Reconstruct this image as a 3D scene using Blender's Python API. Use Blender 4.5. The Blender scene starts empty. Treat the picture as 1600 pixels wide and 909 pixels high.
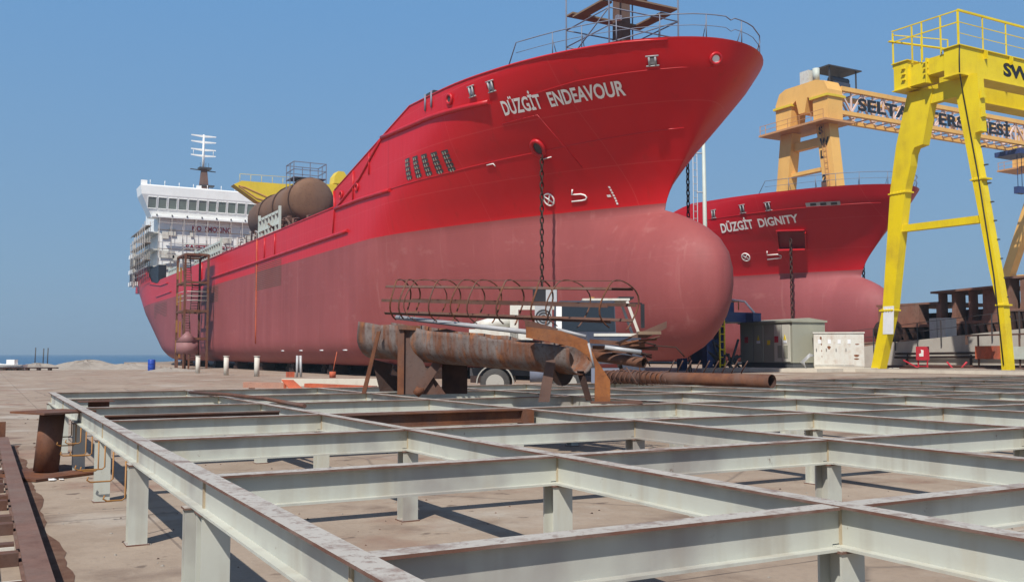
import bpy, bmesh, math, random
from mathutils import Vector, Matrix
random.seed(7)
R = math.radians
SC = bpy.context.scene
COL = SC.collection
PI = math.pi

# ------------------------------------------------------------------ camera, light, exposure
AZ = R(28.9)          # yard axes: +Y runs along the slipway towards the sea, +X across it
cam_d = bpy.data.cameras.new('camera')
cam = bpy.data.objects.new('camera', cam_d)
COL.objects.link(cam)
cam.location = (0, 0, 1.6)
cam.rotation_euler = (R(90 + 3.757), 0, -AZ)
cam_d.sensor_width = 36
cam_d.lens = 33.75
cam_d.clip_start = 0.05
cam_d.clip_end = 40000
SC.camera = cam

SUN_EL = R(49.5)
SUN_H = Vector((-0.75, -0.665)).normalized()
sunv = Vector((SUN_H.x * math.cos(SUN_EL), SUN_H.y * math.cos(SUN_EL), math.sin(SUN_EL)))
world = bpy.data.worlds.new('World')
SC.world = world
world.use_nodes = True
wn = world.node_tree
bg = wn.nodes['Background']
sky = wn.nodes.new('ShaderNodeTexSky')
sky.sky_type = 'NISHITA'
sky.sun_disc = False
sky.sun_elevation = SUN_EL
sky.sun_rotation = math.atan2(SUN_H.x, SUN_H.y)
sky.air_density = 1.0
sky.dust_density = 0.6
sky.ozone_density = 3.0
# pale summer haze low in the sky, mixed over the clear sky by elevation
wg = wn.nodes.new('ShaderNodeNewGeometry')
ws = wn.nodes.new('ShaderNodeSeparateXYZ')
wn.links.new(wg.outputs['Incoming'], ws.inputs[0])
wm = wn.nodes.new('ShaderNodeMath'); wm.operation = 'ABSOLUTE'
wn.links.new(ws.outputs[2], wm.inputs[0])
def wramp(*st):
    r = wn.nodes.new('ShaderNodeValToRGB')
    while len(r.color_ramp.elements) < len(st):
        r.color_ramp.elements.new(.5)
    for e, (p, c) in zip(r.color_ramp.elements, st):
        e.position = p
        e.color = (*c, 1)
    wn.links.new(wm.outputs[0], r.inputs[0])
    return r.outputs[0]
hz = wramp((0.0, (0.165, 0.285, 0.43)), (0.08, (0.155, 0.29, 0.46)), (0.34, (0.11, 0.275, 0.54)))
hf = wramp((0.0, (.95, .95, .95)), (0.36, (.85, .85, .85)), (0.75, (.0, .0, .0)))
hs = wn.nodes.new('ShaderNodeMix'); hs.data_type = 'RGBA'; hs.blend_type = 'MULTIPLY'
hs.inputs[0].default_value = 1.0
hs.inputs[7].default_value = (13.4, 12.05, 11.3, 1)
hs.clamp_result = False
wn.links.new(hz, hs.inputs[6])
wx = wn.nodes.new('ShaderNodeMix'); wx.data_type = 'RGBA'
wn.links.new(hf, wx.inputs[0])
wn.links.new(sky.outputs[0], wx.inputs[6])
wn.links.new(hs.outputs[2], wx.inputs[7])
wn.links.new(wx.outputs[2], bg.inputs[0])
bg.inputs[1].default_value = 0.085
sun_d = bpy.data.lights.new('sun', 'SUN')
sun_d.energy = 4.2
sun_d.angle = R(0.55)
sun_d.color = (1.0, 0.95, 0.87)
sun = bpy.data.objects.new('sun', sun_d)
COL.objects.link(sun)
sun.rotation_euler = sunv.to_track_quat('Z', 'Y').to_euler()
sun.location = (-60, -60, 90)
SC.view_settings.view_transform = 'Standard'
SC.view_settings.look = 'None'
SC.view_settings.exposure = 0.3
SC.view_settings.gamma = 1.0
SC.view_settings.use_curve_mapping = False

# ------------------------------------------------------------------ materials
class NT:
    def __init__(s, name):
        s.m = bpy.data.materials.new(name)
        s.m.use_nodes = True
        s.t = s.m.node_tree
        s.b = s.t.nodes['Principled BSDF']
        s.co = None
    def n(s, typ, **kw):
        nd = s.t.nodes.new(typ)
        for k, v in kw.items():
            setattr(nd, k, v)
        return nd
    def l(s, a, b):
        s.t.links.new(a, b)
    def coord(s, scale=(1, 1, 1)):
        g = s.n('ShaderNodeNewGeometry')
        mp = s.n('ShaderNodeMapping')
        mp.inputs['Scale'].default_value = scale
        s.l(g.outputs['Position'], mp.inputs['Vector'])
        return mp.outputs[0]
    def noise(s, scale=1.0, detail=5, rough=0.6, stretch=(1, 1, 1)):
        nz = s.n('ShaderNodeTexNoise')
        nz.inputs['Scale'].default_value = scale
        nz.inputs['Detail'].default_value = detail
        nz.inputs['Roughness'].default_value = rough
        s.l(s.coord(stretch), nz.inputs['Vector'])
        return nz.outputs['Fac']
    def ramp(s, fac, *stops):
        r = s.n('ShaderNodeValToRGB')
        e = r.color_ramp.elements
        while len(e) < len(stops):
            e.new(0.5)
        for i, (p, c) in enumerate(stops):
            e[i].position = p
            e[i].color = (c, c, c, 1) if not isinstance(c, tuple) else (*c, 1)
        s.l(fac, r.inputs[0])
        return r.outputs[0]
    def mix(s, fac, a, b, mode='MIX'):
        m = s.n('ShaderNodeMix', data_type='RGBA', blend_type=mode)
        for sock, v in ((m.inputs[0], fac), (m.inputs[6], a), (m.inputs[7], b)):
            if isinstance(v, (int, float)):
                sock.default_value = v if sock == m.inputs[0] else (v, v, v, 1)
            elif isinstance(v, tuple):
                sock.default_value = (*v, 1)
            else:
                s.l(v, sock)
        return m.outputs[2]
    def math(s, op, a, b=0.0):
        m = s.n('ShaderNodeMath', operation=op)
        for i, v in enumerate((a, b)):
            if isinstance(v, (int, float)):
                m.inputs[i].default_value = v
            else:
                s.l(v, m.inputs[i])
        return m.outputs[0]
    def bump(s, h, strength=0.3, dist=0.02):
        b = s.n('ShaderNodeBump')
        b.inputs['Strength'].default_value = strength
        b.inputs['Distance'].default_value = dist
        s.l(h, b.inputs['Height'])
        s.l(b.outputs[0], s.b.inputs['Normal'])
    def out(s, color, rough=0.5, metal=0.0, spec=0.5):
        if isinstance(color, tuple):
            s.b.inputs['Base Color'].default_value = (*color, 1)
        else:
            s.l(color, s.b.inputs['Base Color'])
        if isinstance(rough, (int, float)):
            s.b.inputs['Roughness'].default_value = rough
        else:
            s.l(rough, s.b.inputs['Roughness'])
        s.b.inputs['Metallic'].default_value = metal
        s.b.inputs['Specular IOR Level'].default_value = spec
        return s.m

def paint(name, col, rough=0.45, dirt=(0.25, 0.16, 0.1), amount=0.25, scale=1.5, streak=True, spec=0.4):
    t = NT(name)
    a = t.noise(scale, 6, 0.65)
    st = t.noise(scale * 2.2, 4, 0.6, (1, 1, 0.12)) if streak else t.noise(scale * 3, 4, 0.6)
    f = t.math('MULTIPLY', t.ramp(a, (0.42, 0.0), (0.75, 1.0)), t.ramp(st, (0.4, 0.15), (0.72, 1.0)))
    f = t.math('MULTIPLY', f, amount * 2)
    c2 = t.mix(t.noise(scale * 0.35, 3, 0.5), tuple(x * 0.86 for x in col), tuple(min(1, x * 1.1) for x in col))
    c = t.mix(f, c2, dirt)
    t.bump(t.noise(scale * 18, 3, 0.6), 0.12, 0.01)
    return t.out(c, t.ramp(a, (0.3, rough - 0.08), (0.8, rough + 0.15)), 0, spec)

def rust(name, c1=(0.10, 0.04, 0.025), c2=(0.19, 0.075, 0.035), c3=(0.13, 0.085, 0.07), scale=3.0, rough=0.8):
    t = NT(name)
    a = t.noise(scale, 8, 0.7)
    b = t.noise(scale * 0.45, 5, 0.6, (1, 1, 0.35))
    c = t.mix(t.ramp(a, (0.35, 0.0), (0.65, 1.0)), c1, c2)
    c = t.mix(t.ramp(b, (0.45, 0.0), (0.68, 0.85)), c, c3)
    c = t.mix(t.ramp(t.noise(scale * 9, 3, 0.6), (0.55, 0.0), (0.8, 0.5)), c, (0.05, 0.022, 0.016))
    t.bump(t.noise(scale * 14, 5, 0.7), 0.35, 0.01)
    return t.out(c, rough, 0, 0.25)

def steel_web():
    t = NT('grey primer on beam webs')
    a = t.noise(1.3, 6, 0.6)
    c = t.mix(a, (0.42, 0.43, 0.38), (0.54, 0.545, 0.48))
    yel = t.ramp(t.noise(2.6, 5, 0.6, (1, 1, 0.25)), (0.56, 0.0), (0.74, 0.42))
    c = t.mix(yel, c, (0.42, 0.33, 0.20))
    dr = t.ramp(t.noise(3.4, 4, 0.6, (1, 1, 0.10)), (0.52, 0.0), (0.68, 0.42))
    c = t.mix(dr, c, (0.30, 0.25, 0.19))
    sm = t.ramp(t.noise(0.85, 4, 0.55), (0.515, 0.0), (0.64, 0.62))
    c = t.mix(sm, c, (0.24, 0.21, 0.20))
    sp = t.ramp(t.noise(9.0, 6, 0.75), (0.66, 0.0), (0.72, 0.7))
    c = t.mix(sp, c, (0.12, 0.055, 0.035))
    t.bump(t.noise(25, 4, 0.6), 0.15, 0.006)
    return t.out(c, 0.5, 0, 0.35)

def steel_flange():
    t = NT('worn primer and rust on beam flanges')
    a = t.noise(1.6, 6, 0.65)
    c = t.mix(a, (0.37, 0.345, 0.305), (0.49, 0.46, 0.415))
    g = t.n('ShaderNodeNewGeometry')
    sx = t.n('ShaderNodeSeparateXYZ')
    t.l(g.outputs['Normal'], sx.inputs[0])
    up = t.ramp(t.math('ABSOLUTE', sx.outputs[2]), (0.3, 1.0), (0.8, 0.0))     # thin flange edges lose their paint
    m = t.ramp(t.noise(3.2, 7, 0.72), (0.50, 0.0), (0.62, 0.9))
    m2 = t.ramp(t.noise(16, 6, 0.75), (0.53, 0.0), (0.60, 0.7))
    f = t.math('MULTIPLY', t.math('MAXIMUM', m, m2), 0.8)
    f = t.math('MAXIMUM', f, t.math('MULTIPLY', up, t.ramp(t.noise(4.0, 5, 0.6), (0.3, 0.75), (0.55, 1.0))))
    rc = t.mix(t.noise(7, 5, 0.6), (0.085, 0.038, 0.027), (0.20, 0.10, 0.07))
    c = t.mix(f, c, rc)
    t.bump(t.noise(30, 4, 0.7), 0.3, 0.006)
    return t.out(c, 0.65, 0, 0.3)

def hull_mat(name, red, low, zline=9.45):
    t = NT(name)
    g = t.n('ShaderNodeNewGeometry')
    sx = t.n('ShaderNodeSeparateXYZ')
    t.l(g.outputs['Position'], sx.inputs[0])
    z, y = sx.outputs[2], sx.outputs[1]
    big = t.noise(0.10, 4, 0.55)
    streak = t.noise(0.55, 5, 0.62, (1, 1, 0.06))
    fine = t.noise(2.4, 5, 0.65)
    up = t.mix(big, tuple(c * 0.88 for c in red), tuple(c * 1.1 for c in red))
    up = t.mix(t.ramp(streak, (0.5, 0.0), (0.8, 0.25)), up, (0.33, 0.012, 0.022))
    lo = t.mix(t.ramp(big, (0.3, 0.0), (0.7, 1.0)), tuple(c * 0.86 for c in low), tuple(c * 1.12 for c in low))
    lo = t.mix(t.ramp(streak, (0.48, 0.0), (0.72, 0.32)), lo, tuple(min(1, c * 1.35 + 0.02) for c in low))
    lo = t.mix(t.ramp(fine, (0.5, 0.0), (0.8, 0.22)), lo, tuple(c * 0.7 for c in low))
    edge = t.math('GREATER_THAN', z, zline)
    c = t.mix(edge, lo, up)
    # weld seams: strakes of plating
    def seam(v, per, w):
        q = t.math('FRACT', t.math('DIVIDE', v, per))
        q = t.math('ABSOLUTE', t.math('SUBTRACT', q, 0.5))
        return t.math('LESS_THAN', q, w / per)
    s = t.math('MAXIMUM', seam(z, 2.55, 0.022), seam(y, 9.1, 0.022))
    c = t.mix(t.math('MULTIPLY', s, t.math('ADD', t.math('MULTIPLY', edge, 0.07), 0.035)), c, (0.75, 0.25, 0.22))
    scr = t.ramp(t.noise(0.9, 6, 0.7, (1, 0.35, 1)), (0.60, 0.0), (0.70, 0.30))
    c = t.mix(t.math('MULTIPLY', scr, t.math('SUBTRACT', 1.0, edge)), c, (0.40, 0.17, 0.155))
    run = t.ramp(t.noise(1.6, 4, 0.6, (1, 1, 0.03)), (0.62, 0.0), (0.72, 0.35))
    c = t.mix(run, c, t.mix(edge, (0.40, 0.17, 0.155), (0.36, 0.02, 0.015)))
    fr_ = t.math('SINE', t.math('MULTIPLY', y, 8.4))
    h = t.math('ADD', t.math('MULTIPLY', t.noise(0.42, 3, 0.5), 0.9), t.math('ADD', t.math('MULTIPLY', s, 0.10), t.math('MULTIPLY', fr_, 0.05)))
    t.bump(h, 0.30, 0.09)
    rg = t.mix(edge, 0.62, 0.40)
    return t.out(c, rg, 0, 0.28)

def concrete():
    t = NT('dusty yard concrete')
    a = t.noise(0.11, 6, 0.6)
    b = t.noise(0.9, 7, 0.65)
    f = t.noise(14, 5, 0.7)
    c = t.mix(t.ramp(a, (0.35, 0.0), (0.65, 1.0)), (0.29, 0.222, 0.168), (0.375, 0.302, 0.235))
    c = t.mix(t.ramp(b, (0.42, 0.0), (0.68, 0.6)), c, (0.225, 0.165, 0.118))
    c = t.mix(t.ramp(t.noise(0.45, 5, 0.55), (0.54, 0.0), (0.66, 0.6)), c, (0.235, 0.12, 0.085))
    c = t.mix(t.ramp(t.noise(0.28, 6, 0.6), (0.55, 0.0), (0.66, 0.7)), c, (0.44, 0.40, 0.345))
    c = t.mix(t.ramp(f, (0.5, 0.0), (0.75, 0.35)), c, (0.16, 0.13, 0.11))
    c = t.mix(t.ramp(t.noise(0.75, 5, 0.55), (0.57, 0.0), (0.68, 0.6)), c, (0.13, 0.085, 0.065))
    c = t.mix(t.ramp(t.noise(2.6, 3, 0.5), (0.655, 0.0), (0.70, 0.7)), c, (0.10, 0.07, 0.055))
    tr_ = t.ramp(t.noise(0.55, 5, 0.6, (1, 0.05, 1)), (0.56, 0.0), (0.66, 0.35))
    c = t.mix(tr_, c, (0.24, 0.19, 0.155))
    v = t.n('ShaderNodeTexVoronoi', feature='DISTANCE_TO_EDGE')
    v.inputs['Scale'].default_value = 0.19
    wv = t.mix(0.12, t.coord(), t.noise(0.8, 4, 0.6))
    t.l(wv, v.inputs['Vector'])
    cr = t.ramp(v.outputs['Distance'], (0.0, 0.55), (0.006, 0.0))
    c = t.mix(cr, c, (0.10, 0.08, 0.07))
    g = t.n('ShaderNodeNewGeometry')
    sx = t.n('ShaderNodeSeparateXYZ')
    t.l(g.outputs['Position'], sx.inputs[0])
    def joint(v, per, off):
        q = t.math('FRACT', t.math('DIVIDE', t.math('ADD', v, off), per))
        q = t.math('ABSOLUTE', t.math('SUBTRACT', q, 0.5))
        return t.math('LESS_THAN', q, 0.012 / per)
    jn = t.math('MAXIMUM', joint(sx.outputs[0], 5.2, 1.1), joint(sx.outputs[1], 5.2, 2.3))
    c = t.mix(t.math('MULTIPLY', jn, t.ramp(t.noise(1.2, 3, .5), (0.35, 0.25), (0.6, 0.8))), c, (0.085, 0.065, 0.055))
    t.bump(t.math('ADD', f, t.noise(3.5, 5, 0.6)), 0.35, 0.02)
    return t.out(c, 0.85, 0, 0.25)

M = {}
M['web'] = steel_web()
M['flange'] = steel_flange()
M['weld'] = paint('stained weld bead', (0.42, 0.35, 0.24), 0.6, (0.2, 0.1, 0.06), 0.4, 6)
M['rust'] = rust('brown mill rust')
M['rust_plate'] = rust('rusty steel plate', (0.085, 0.042, 0.032), (0.15, 0.07, 0.045), (0.12, 0.085, 0.075), 2.2)
M['rust_orange'] = rust('bright orange rust', (0.17, 0.06, 0.025), (0.30, 0.11, 0.035), (0.16, 0.075, 0.045), 3.5)
def mk_trough():
    t = NT('streaked rust on grey steel')
    a = t.noise(2.2, 7, 0.7)
    st = t.noise(4.5, 5, 0.62, (1, 1, 0.16))
    c = t.mix(t.ramp(a, (0.35, 0.0), (0.65, 1.0)), (0.115, 0.085, 0.075), (0.20, 0.165, 0.15))
    c = t.mix(t.ramp(st, (0.44, 0.0), (0.58, 0.9)), c, (0.155, 0.06, 0.03))
    c = t.mix(t.ramp(t.noise(3.1, 5, 0.65, (1, 1, 0.25)), (0.55, 0.0), (0.68, 0.85)), c, (0.34, 0.12, 0.035))
    c = t.mix(t.ramp(t.noise(14, 5, 0.7), (0.52, 0.0), (0.66, 0.6)), c, (0.07, 0.03, 0.02))
    t.bump(t.noise(30, 5, 0.7), 0.3, 0.01)
    return t.out(c, 0.75, 0, 0.25)
M['rust_trough'] = mk_trough()
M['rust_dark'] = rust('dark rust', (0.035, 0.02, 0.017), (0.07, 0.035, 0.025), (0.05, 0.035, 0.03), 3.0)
M['rust_mauve'] = rust('faded rusty plating', (0.10, 0.055, 0.045), (0.17, 0.085, 0.06), (0.13, 0.10, 0.085), 0.5)
M['rail'] = rust('mauve brown rail steel', (0.13, 0.07, 0.055), (0.20, 0.115, 0.09), (0.17, 0.12, 0.10), 3.0)
M['block_rust'] = rust('weathered section plating', (0.17, 0.075, 0.055), (0.26, 0.115, 0.075), (0.20, 0.14, 0.11), 0.6)
M['cab_dark'] = paint('dusty dark blue cab paint', (0.045, 0.055, 0.085), 0.5, (0.16, 0.13, 0.11), 0.4, 2)
M['tank_brown'] = rust('brown tank primer', (0.135, 0.072, 0.045), (0.19, 0.105, 0.065), (0.16, 0.105, 0.08), 0.5)
M['hopper'] = paint('mauve hopper paint', (0.26, 0.12, 0.12), 0.6, (0.15, 0.08, 0.07), 0.3, 1)
M['pink_white'] = paint('faded pink truss paint', (0.74, 0.56, 0.50), 0.5, (0.4, 0.25, 0.2), 0.3, 1)
M['faded_primer'] = rust('faded pink primer', (0.40, 0.19, 0.13), (0.50, 0.27, 0.19), (0.36, 0.22, 0.17), 4.0)
M['soil_shade'] = rust('reddish rust dust and rail shade', (0.09, 0.045, 0.03), (0.15, 0.08, 0.055), (0.19, 0.125, 0.09), 5.0, 0.95)  # dust colour for the grit, and the painted shadow strip beside the rail
M['rust_red'] = rust('red primed steel', (0.42, 0.085, 0.04), (0.55, 0.13, 0.06), (0.25, 0.09, 0.06), 4.0)
M['hull'] = hull_mat('red hull and dull antifouling', (0.55, 0.010, 0.016), (0.272, 0.068, 0.066))
M['hull_b'] = hull_mat('red hull and rose antifouling', (0.50, 0.010, 0.020), (0.275, 0.075, 0.08))
M['red'] = paint('red ship paint', (0.50, 0.012, 0.018), 0.38, (0.3, 0.02, 0.02), 0.15)
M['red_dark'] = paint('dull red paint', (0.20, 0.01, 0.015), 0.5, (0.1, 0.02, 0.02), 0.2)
M['lettering'] = paint('off white lettering paint', (0.86, 0.85, 0.82), 0.5, (0.6, 0.4, 0.38), 0.08, 3)
M['white'] = paint('white ship paint', (0.86, 0.86, 0.83), 0.42, (0.45, 0.38, 0.32), 0.14, 0.8)
M['white_dirty'] = paint('dirty white enamel', (0.62, 0.61, 0.55), 0.5, (0.33, 0.16, 0.07), 0.4, 2.2)
M['yellow'] = paint('yellow crane paint', (0.78, 0.60, 0.012), 0.46, (0.33, 0.19, 0.03), 0.34, 0.7)
M['yellow_b'] = paint('deck crane yellow', (0.72, 0.53, 0.04), 0.45, (0.3, 0.2, 0.05), 0.2, 0.9)
M['peach'] = paint('faded orange crane paint', (0.80, 0.46, 0.13), 0.5, (0.35, 0.16, 0.07), 0.25, 0.4)
M['peach_dark'] = paint('dirty orange crane paint', (0.55, 0.28, 0.12), 0.55, (0.2, 0.1, 0.06), 0.3, 0.6)
M['black'] = paint('black paint', (0.015, 0.016, 0.02), 0.5, (0.05, 0.04, 0.04), 0.2, 3)
M['dark'] = paint('dark grey steel', (0.05, 0.05, 0.055), 0.55, (0.09, 0.05, 0.035), 0.3, 3)
M['bluegrey'] = paint('blue grey rail paint', (0.18, 0.20, 0.26), 0.5, (0.2, 0.12, 0.1), 0.2, 3)
M['blue'] = paint('blue machine paint', (0.035, 0.055, 0.155), 0.45, (0.05, 0.05, 0.06), 0.3, 2)
M['blue_drum'] = paint('blue plastic', (0.015, 0.06, 0.36), 0.4, (0.03, 0.05, 0.2), 0.1, 3)
M['kiosk'] = paint('grey beige kiosk paint', (0.33, 0.33, 0.265), 0.55, (0.2, 0.17, 0.12), 0.25, 0.8)
M['kiosk_door'] = paint('pale kiosk door paint', (0.60, 0.59, 0.51), 0.5, (0.3, 0.25, 0.18), 0.15, 1)
M['kiosk_base'] = paint('dark plinth paint', (0.075, 0.08, 0.085), 0.7, (0.1, 0.09, 0.08), 0.3, 1)
M['galv'] = paint('galvanised steel', (0.42, 0.43, 0.44), 0.4, (0.25, 0.2, 0.17), 0.25, 5, False, 0.6)
M['pale_rod'] = paint('weathered grey pipe', (0.36, 0.36, 0.37), 0.45, (0.25, 0.17, 0.13), 0.3, 5, False)
M['mint'] = paint('pale green grey paint', (0.52, 0.56, 0.50), 0.5, (0.3, 0.25, 0.2), 0.3, 2)
M['post'] = paint('cream concrete post', (0.62, 0.59, 0.52), 0.75, (0.35, 0.28, 0.22), 0.3, 3)
M['kerb'] = paint('pale cast concrete', (0.58, 0.53, 0.44), 0.85, (0.3, 0.25, 0.2), 0.35, 1.2)
M['wallc'] = paint('weathered retaining concrete', (0.46, 0.425, 0.37), 0.9, (0.2, 0.17, 0.15), 0.5, 0.35)
M['rod_yellow'] = paint('yellow painted rod', (0.32, 0.15, 0.04), 0.5, (0.4, 0.2, 0.05), 0.3, 8, False)
M['red_box'] = paint('red fire cabinet paint', (0.55, 0.03, 0.05), 0.5, (0.3, 0.08, 0.06), 0.25, 3)
M['paper'] = paint('white notice board', (0.74, 0.76, 0.78), 0.5, (0.55, 0.52, 0.5), 0.15, 5)
M['text_red'] = paint('red sign lettering', (0.42, 0.015, 0.03), 0.5, (0.3, 0.05, 0.05), 0.1, 3)
M['scaf'] = paint('scaffold tube', (0.40, 0.36, 0.33), 0.5, (0.2, 0.1, 0.06), 0.4, 3)
M['plank'] = paint('scaffold planks', (0.22, 0.15, 0.10), 0.8, (0.1, 0.07, 0.05), 0.4, 2)
M['tyre'] = paint('dusty tyre rubber', (0.05, 0.047, 0.045), 0.85, (0.16, 0.14, 0.12), 0.3, 4)
M['rim'] = paint('dusty wheel rim', (0.36, 0.34, 0.30), 0.6, (0.3, 0.26, 0.22), 0.35, 4)
M['concrete'] = concrete()

def mk_glass(name, col, rough=0.06):
    t = NT(name)
    c = t.mix(t.noise(0.35, 3, 0.5), tuple(x * 0.6 for x in col), tuple(x * 1.4 for x in col))
    return t.out(c, rough, 0, 0.7)
M['glass'] = mk_glass('wheelhouse glass', (0.20, 0.25, 0.22), 0.12)
M['glass_dark'] = mk_glass('dark cab glass', (0.018, 0.022, 0.03), 0.05)

def mk_sea():
    t = NT('sea water')
    w = t.noise(0.35, 6, 0.65, (1, 1, 1))
    c = t.mix(t.noise(0.004, 4, 0.5), (0.020, 0.075, 0.155), (0.035, 0.105, 0.20))
    t.bump(w, 0.55, 0.5)
    return t.out(c, 0.32, 0, 0.35)
M['sea'] = mk_sea()

def mk_rubble():
    t = NT('pale rubble and sand')
    c = t.mix(t.noise(1.2, 7, 0.7), (0.20, 0.175, 0.15), (0.42, 0.38, 0.33))
    t.bump(t.noise(4, 6, 0.75), 0.7, 0.12)
    return t.out(c, 0.95, 0, 0.2)
M['rubble'] = mk_rubble()

# ------------------------------------------------------------------ mesh builder
class MB:
    def __init__(s):
        s.v, s.f, s.mi, s.sm = [], [], [], []
        s.base = 0
    def add(s, verts, faces, m=0, smooth=False):
        o = len(s.v)
        s.v += [Vector(p) for p in verts]
        for f in faces:
            s.f.append([i + o for i in f])
            s.mi.append(m)
            s.sm.append(smooth)
        return s
    def box(s, lo, hi, m=0):
        x0, y0, z0 = lo
        x1, y1, z1 = hi
        v = [(x0, y0, z0), (x1, y0, z0), (x1, y1, z0), (x0, y1, z0), (x0, y0, z1), (x1, y0, z1), (x1, y1, z1), (x0, y1, z1)]
        return s.add(v, [(3, 2, 1, 0), (4, 5, 6, 7), (0, 1, 5, 4), (1, 2, 6, 5), (2, 3, 7, 6), (3, 0, 4, 7)], m)
    def cbox(s, c, d, m=0, rot=None):
        o = len(s.v)
        s.box((-d[0] / 2, -d[1] / 2, -d[2] / 2), (d[0] / 2, d[1] / 2, d[2] / 2), m)
        for i in range(o, len(s.v)):
            s.v[i] = (rot @ s.v[i] if rot else s.v[i]) + Vector(c)
        return s
    def bar(s, p, q, w, h, m=0, up=(0, 0, 1)):
        p, q = Vector(p), Vector(q)
        d = (q - p).normalized()
        u = Vector(up)
        if abs(d.dot(u)) > 0.97:
            u = Vector((1, 0, 0))
        sx = d.cross(u).normalized() * (w / 2)
        uz = sx.cross(d).normalized() * (h / 2)
        v = [p - sx - uz, p + sx - uz, p + sx + uz, p - sx + uz, q - sx - uz, q + sx - uz, q + sx + uz, q - sx + uz]
        return s.add(v, [(0, 1, 2, 3), (7, 6, 5, 4), (0, 4, 5, 1), (1, 5, 6, 2), (2, 6, 7, 3), (3, 7, 4, 0)], m)
    def tube(s, pts, r, n=8, m=0, closed=False, caps=True):
        pts = [Vector(p) for p in pts]
        rs = r if isinstance(r, (list, tuple)) else [r] * len(pts)
        o = len(s.v)
        N = len(pts)
        prev = None
        for i, p in enumerate(pts):
            a = pts[(i - 1) % N] if (closed or i) else p
            b = pts[(i + 1) % N] if (closed or i < N - 1) else p
            d = (b - a).normalized()
            if prev is None:
                u = Vector((0, 0, 1)) if abs(d.z) < 0.9 else Vector((1, 0, 0))
                u = (u - d * u.dot(d)).normalized()
            else:
                u = prev - d * prev.dot(d)
                u = u.normalized() if u.length > 1e-6 else Vector((1, 0, 0))
            prev = u
            w = d.cross(u)
            for k in range(n):
                t = 2 * PI * k / n
                s.v.append(p + (u * math.cos(t) + w * math.sin(t)) * rs[i])
        for i in range(N if closed else N - 1):
            j = (i + 1) % N
            for k in range(n):
                k2 = (k + 1) % n
                s.f.append([o + i * n + k, o + i * n + k2, o + j * n + k2, o + j * n + k])
                s.mi.append(m)
                s.sm.append(n > 4)
        if caps and not closed:
            s.f.append([o + k for k in range(n)][::-1]); s.mi.append(m); s.sm.append(False)
            s.f.append([o + (N - 1) * n + k for k in range(n)]); s.mi.append(m); s.sm.append(False)
        return s
    def prism(s, poly, ext, m=0):
        poly = [Vector(p) for p in poly]
        e = Vector(ext)
        n = len(poly)
        v = poly + [p + e for p in poly]
        f = [tuple(range(n))[::-1], tuple(range(n, 2 * n))] + [(i, (i + 1) % n, n + (i + 1) % n, n + i) for i in range(n)]
        return s.add(v, f, m)
    def pipe(s, p, q, r, t, n=20, m=0, mi=None):
        # open pipe with wall thickness
        p, q = Vector(p), Vector(q)
        d = (q - p).normalized()
        u = d.cross(Vector((0, 0, 1))).normalized() if abs(d.z) < 0.95 else Vector((1, 0, 0))
        w = d.cross(u)
        o = len(s.v)
        for c, rr in ((p, r), (q, r), (q, r - t), (p, r - t)):
            for k in range(n):
                a = 2 * PI * k / n
                s.v.append(c + (u * math.cos(a) + w * math.sin(a)) * rr)
        for i in range(4):
            j = (i + 1) % 4
            for k in range(n):
                k2 = (k + 1) % n
                s.f.append([o + i * n + k, o + i * n + k2, o + j * n + k2, o + j * n + k])
                s.mi.append(mi if (mi is not None and i == 2) else m)
                s.sm.append(i in (0, 2))
        return s
    def xf(s, mat, start=0):
        for i in range(start, len(s.v)):
            s.v[i] = mat @ s.v[i]
        return s
    def build(s, name, mats, parent=None, loc=None, recalc=True):
        if not isinstance(mats, (list, tuple)):
            mats = [mats]
        me = bpy.data.meshes.new(name)
        if parent is not None:
            org = Vector(parent.get('_org', (0, 0, 0)))
        else:
            org = Vector(loc) if loc is not None else base_of(s.v)
        me.from_pydata([tuple(p - org) for p in s.v], [], s.f)
        for mt in mats:
            me.materials.append(mt)
        for i, p in enumerate(me.polygons):
            p.material_index = s.mi[i]
            p.use_smooth = s.sm[i]
        if recalc:
            bm = bmesh.new()
            bm.from_mesh(me)
            bmesh.ops.recalc_face_normals(bm, faces=bm.faces)
            bm.to_mesh(me)
            bm.free()
        me.update()
        o = bpy.data.objects.new(name, me)
        COL.objects.link(o)
        if parent is not None:
            o.parent = parent
        else:
            o.location = org
        o['_org'] = tuple(org)
        return o

def base_of(vs):
    xs = [p.x for p in vs]; ys = [p.y for p in vs]; zs = [p.z for p in vs]
    return Vector(((min(xs) + max(xs)) / 2, (min(ys) + max(ys)) / 2, min(zs)))

def tag(o, label=None, cat=None, group=None, kind=None):
    if label: o['label'] = label
    if cat: o['category'] = cat
    if group: o['group'] = group
    if kind: o['kind'] = kind
    return o

def thing(name, label, cat, loc, group=None):
    o = bpy.data.objects.new(name, None)
    COL.objects.link(o)
    o.empty_display_size = 0.3
    o.location = loc
    o['_org'] = tuple(loc)
    return tag(o, label, cat, group)

def clone(o, shift, label=None, group=None):
    def cp(a, par):
        c = a.copy()
        COL.objects.link(c)
        c.parent = par
        for ch in [k for k in COL.objects if k.parent == a]:
            cp(ch, c)
        return c
    c = cp(o, None)
    c.location = Vector(o.location) + Vector(shift)
    c['_org'] = tuple(c.location)
    if label: c['label'] = label
    if group: c['group'] = group
    return c

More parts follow.
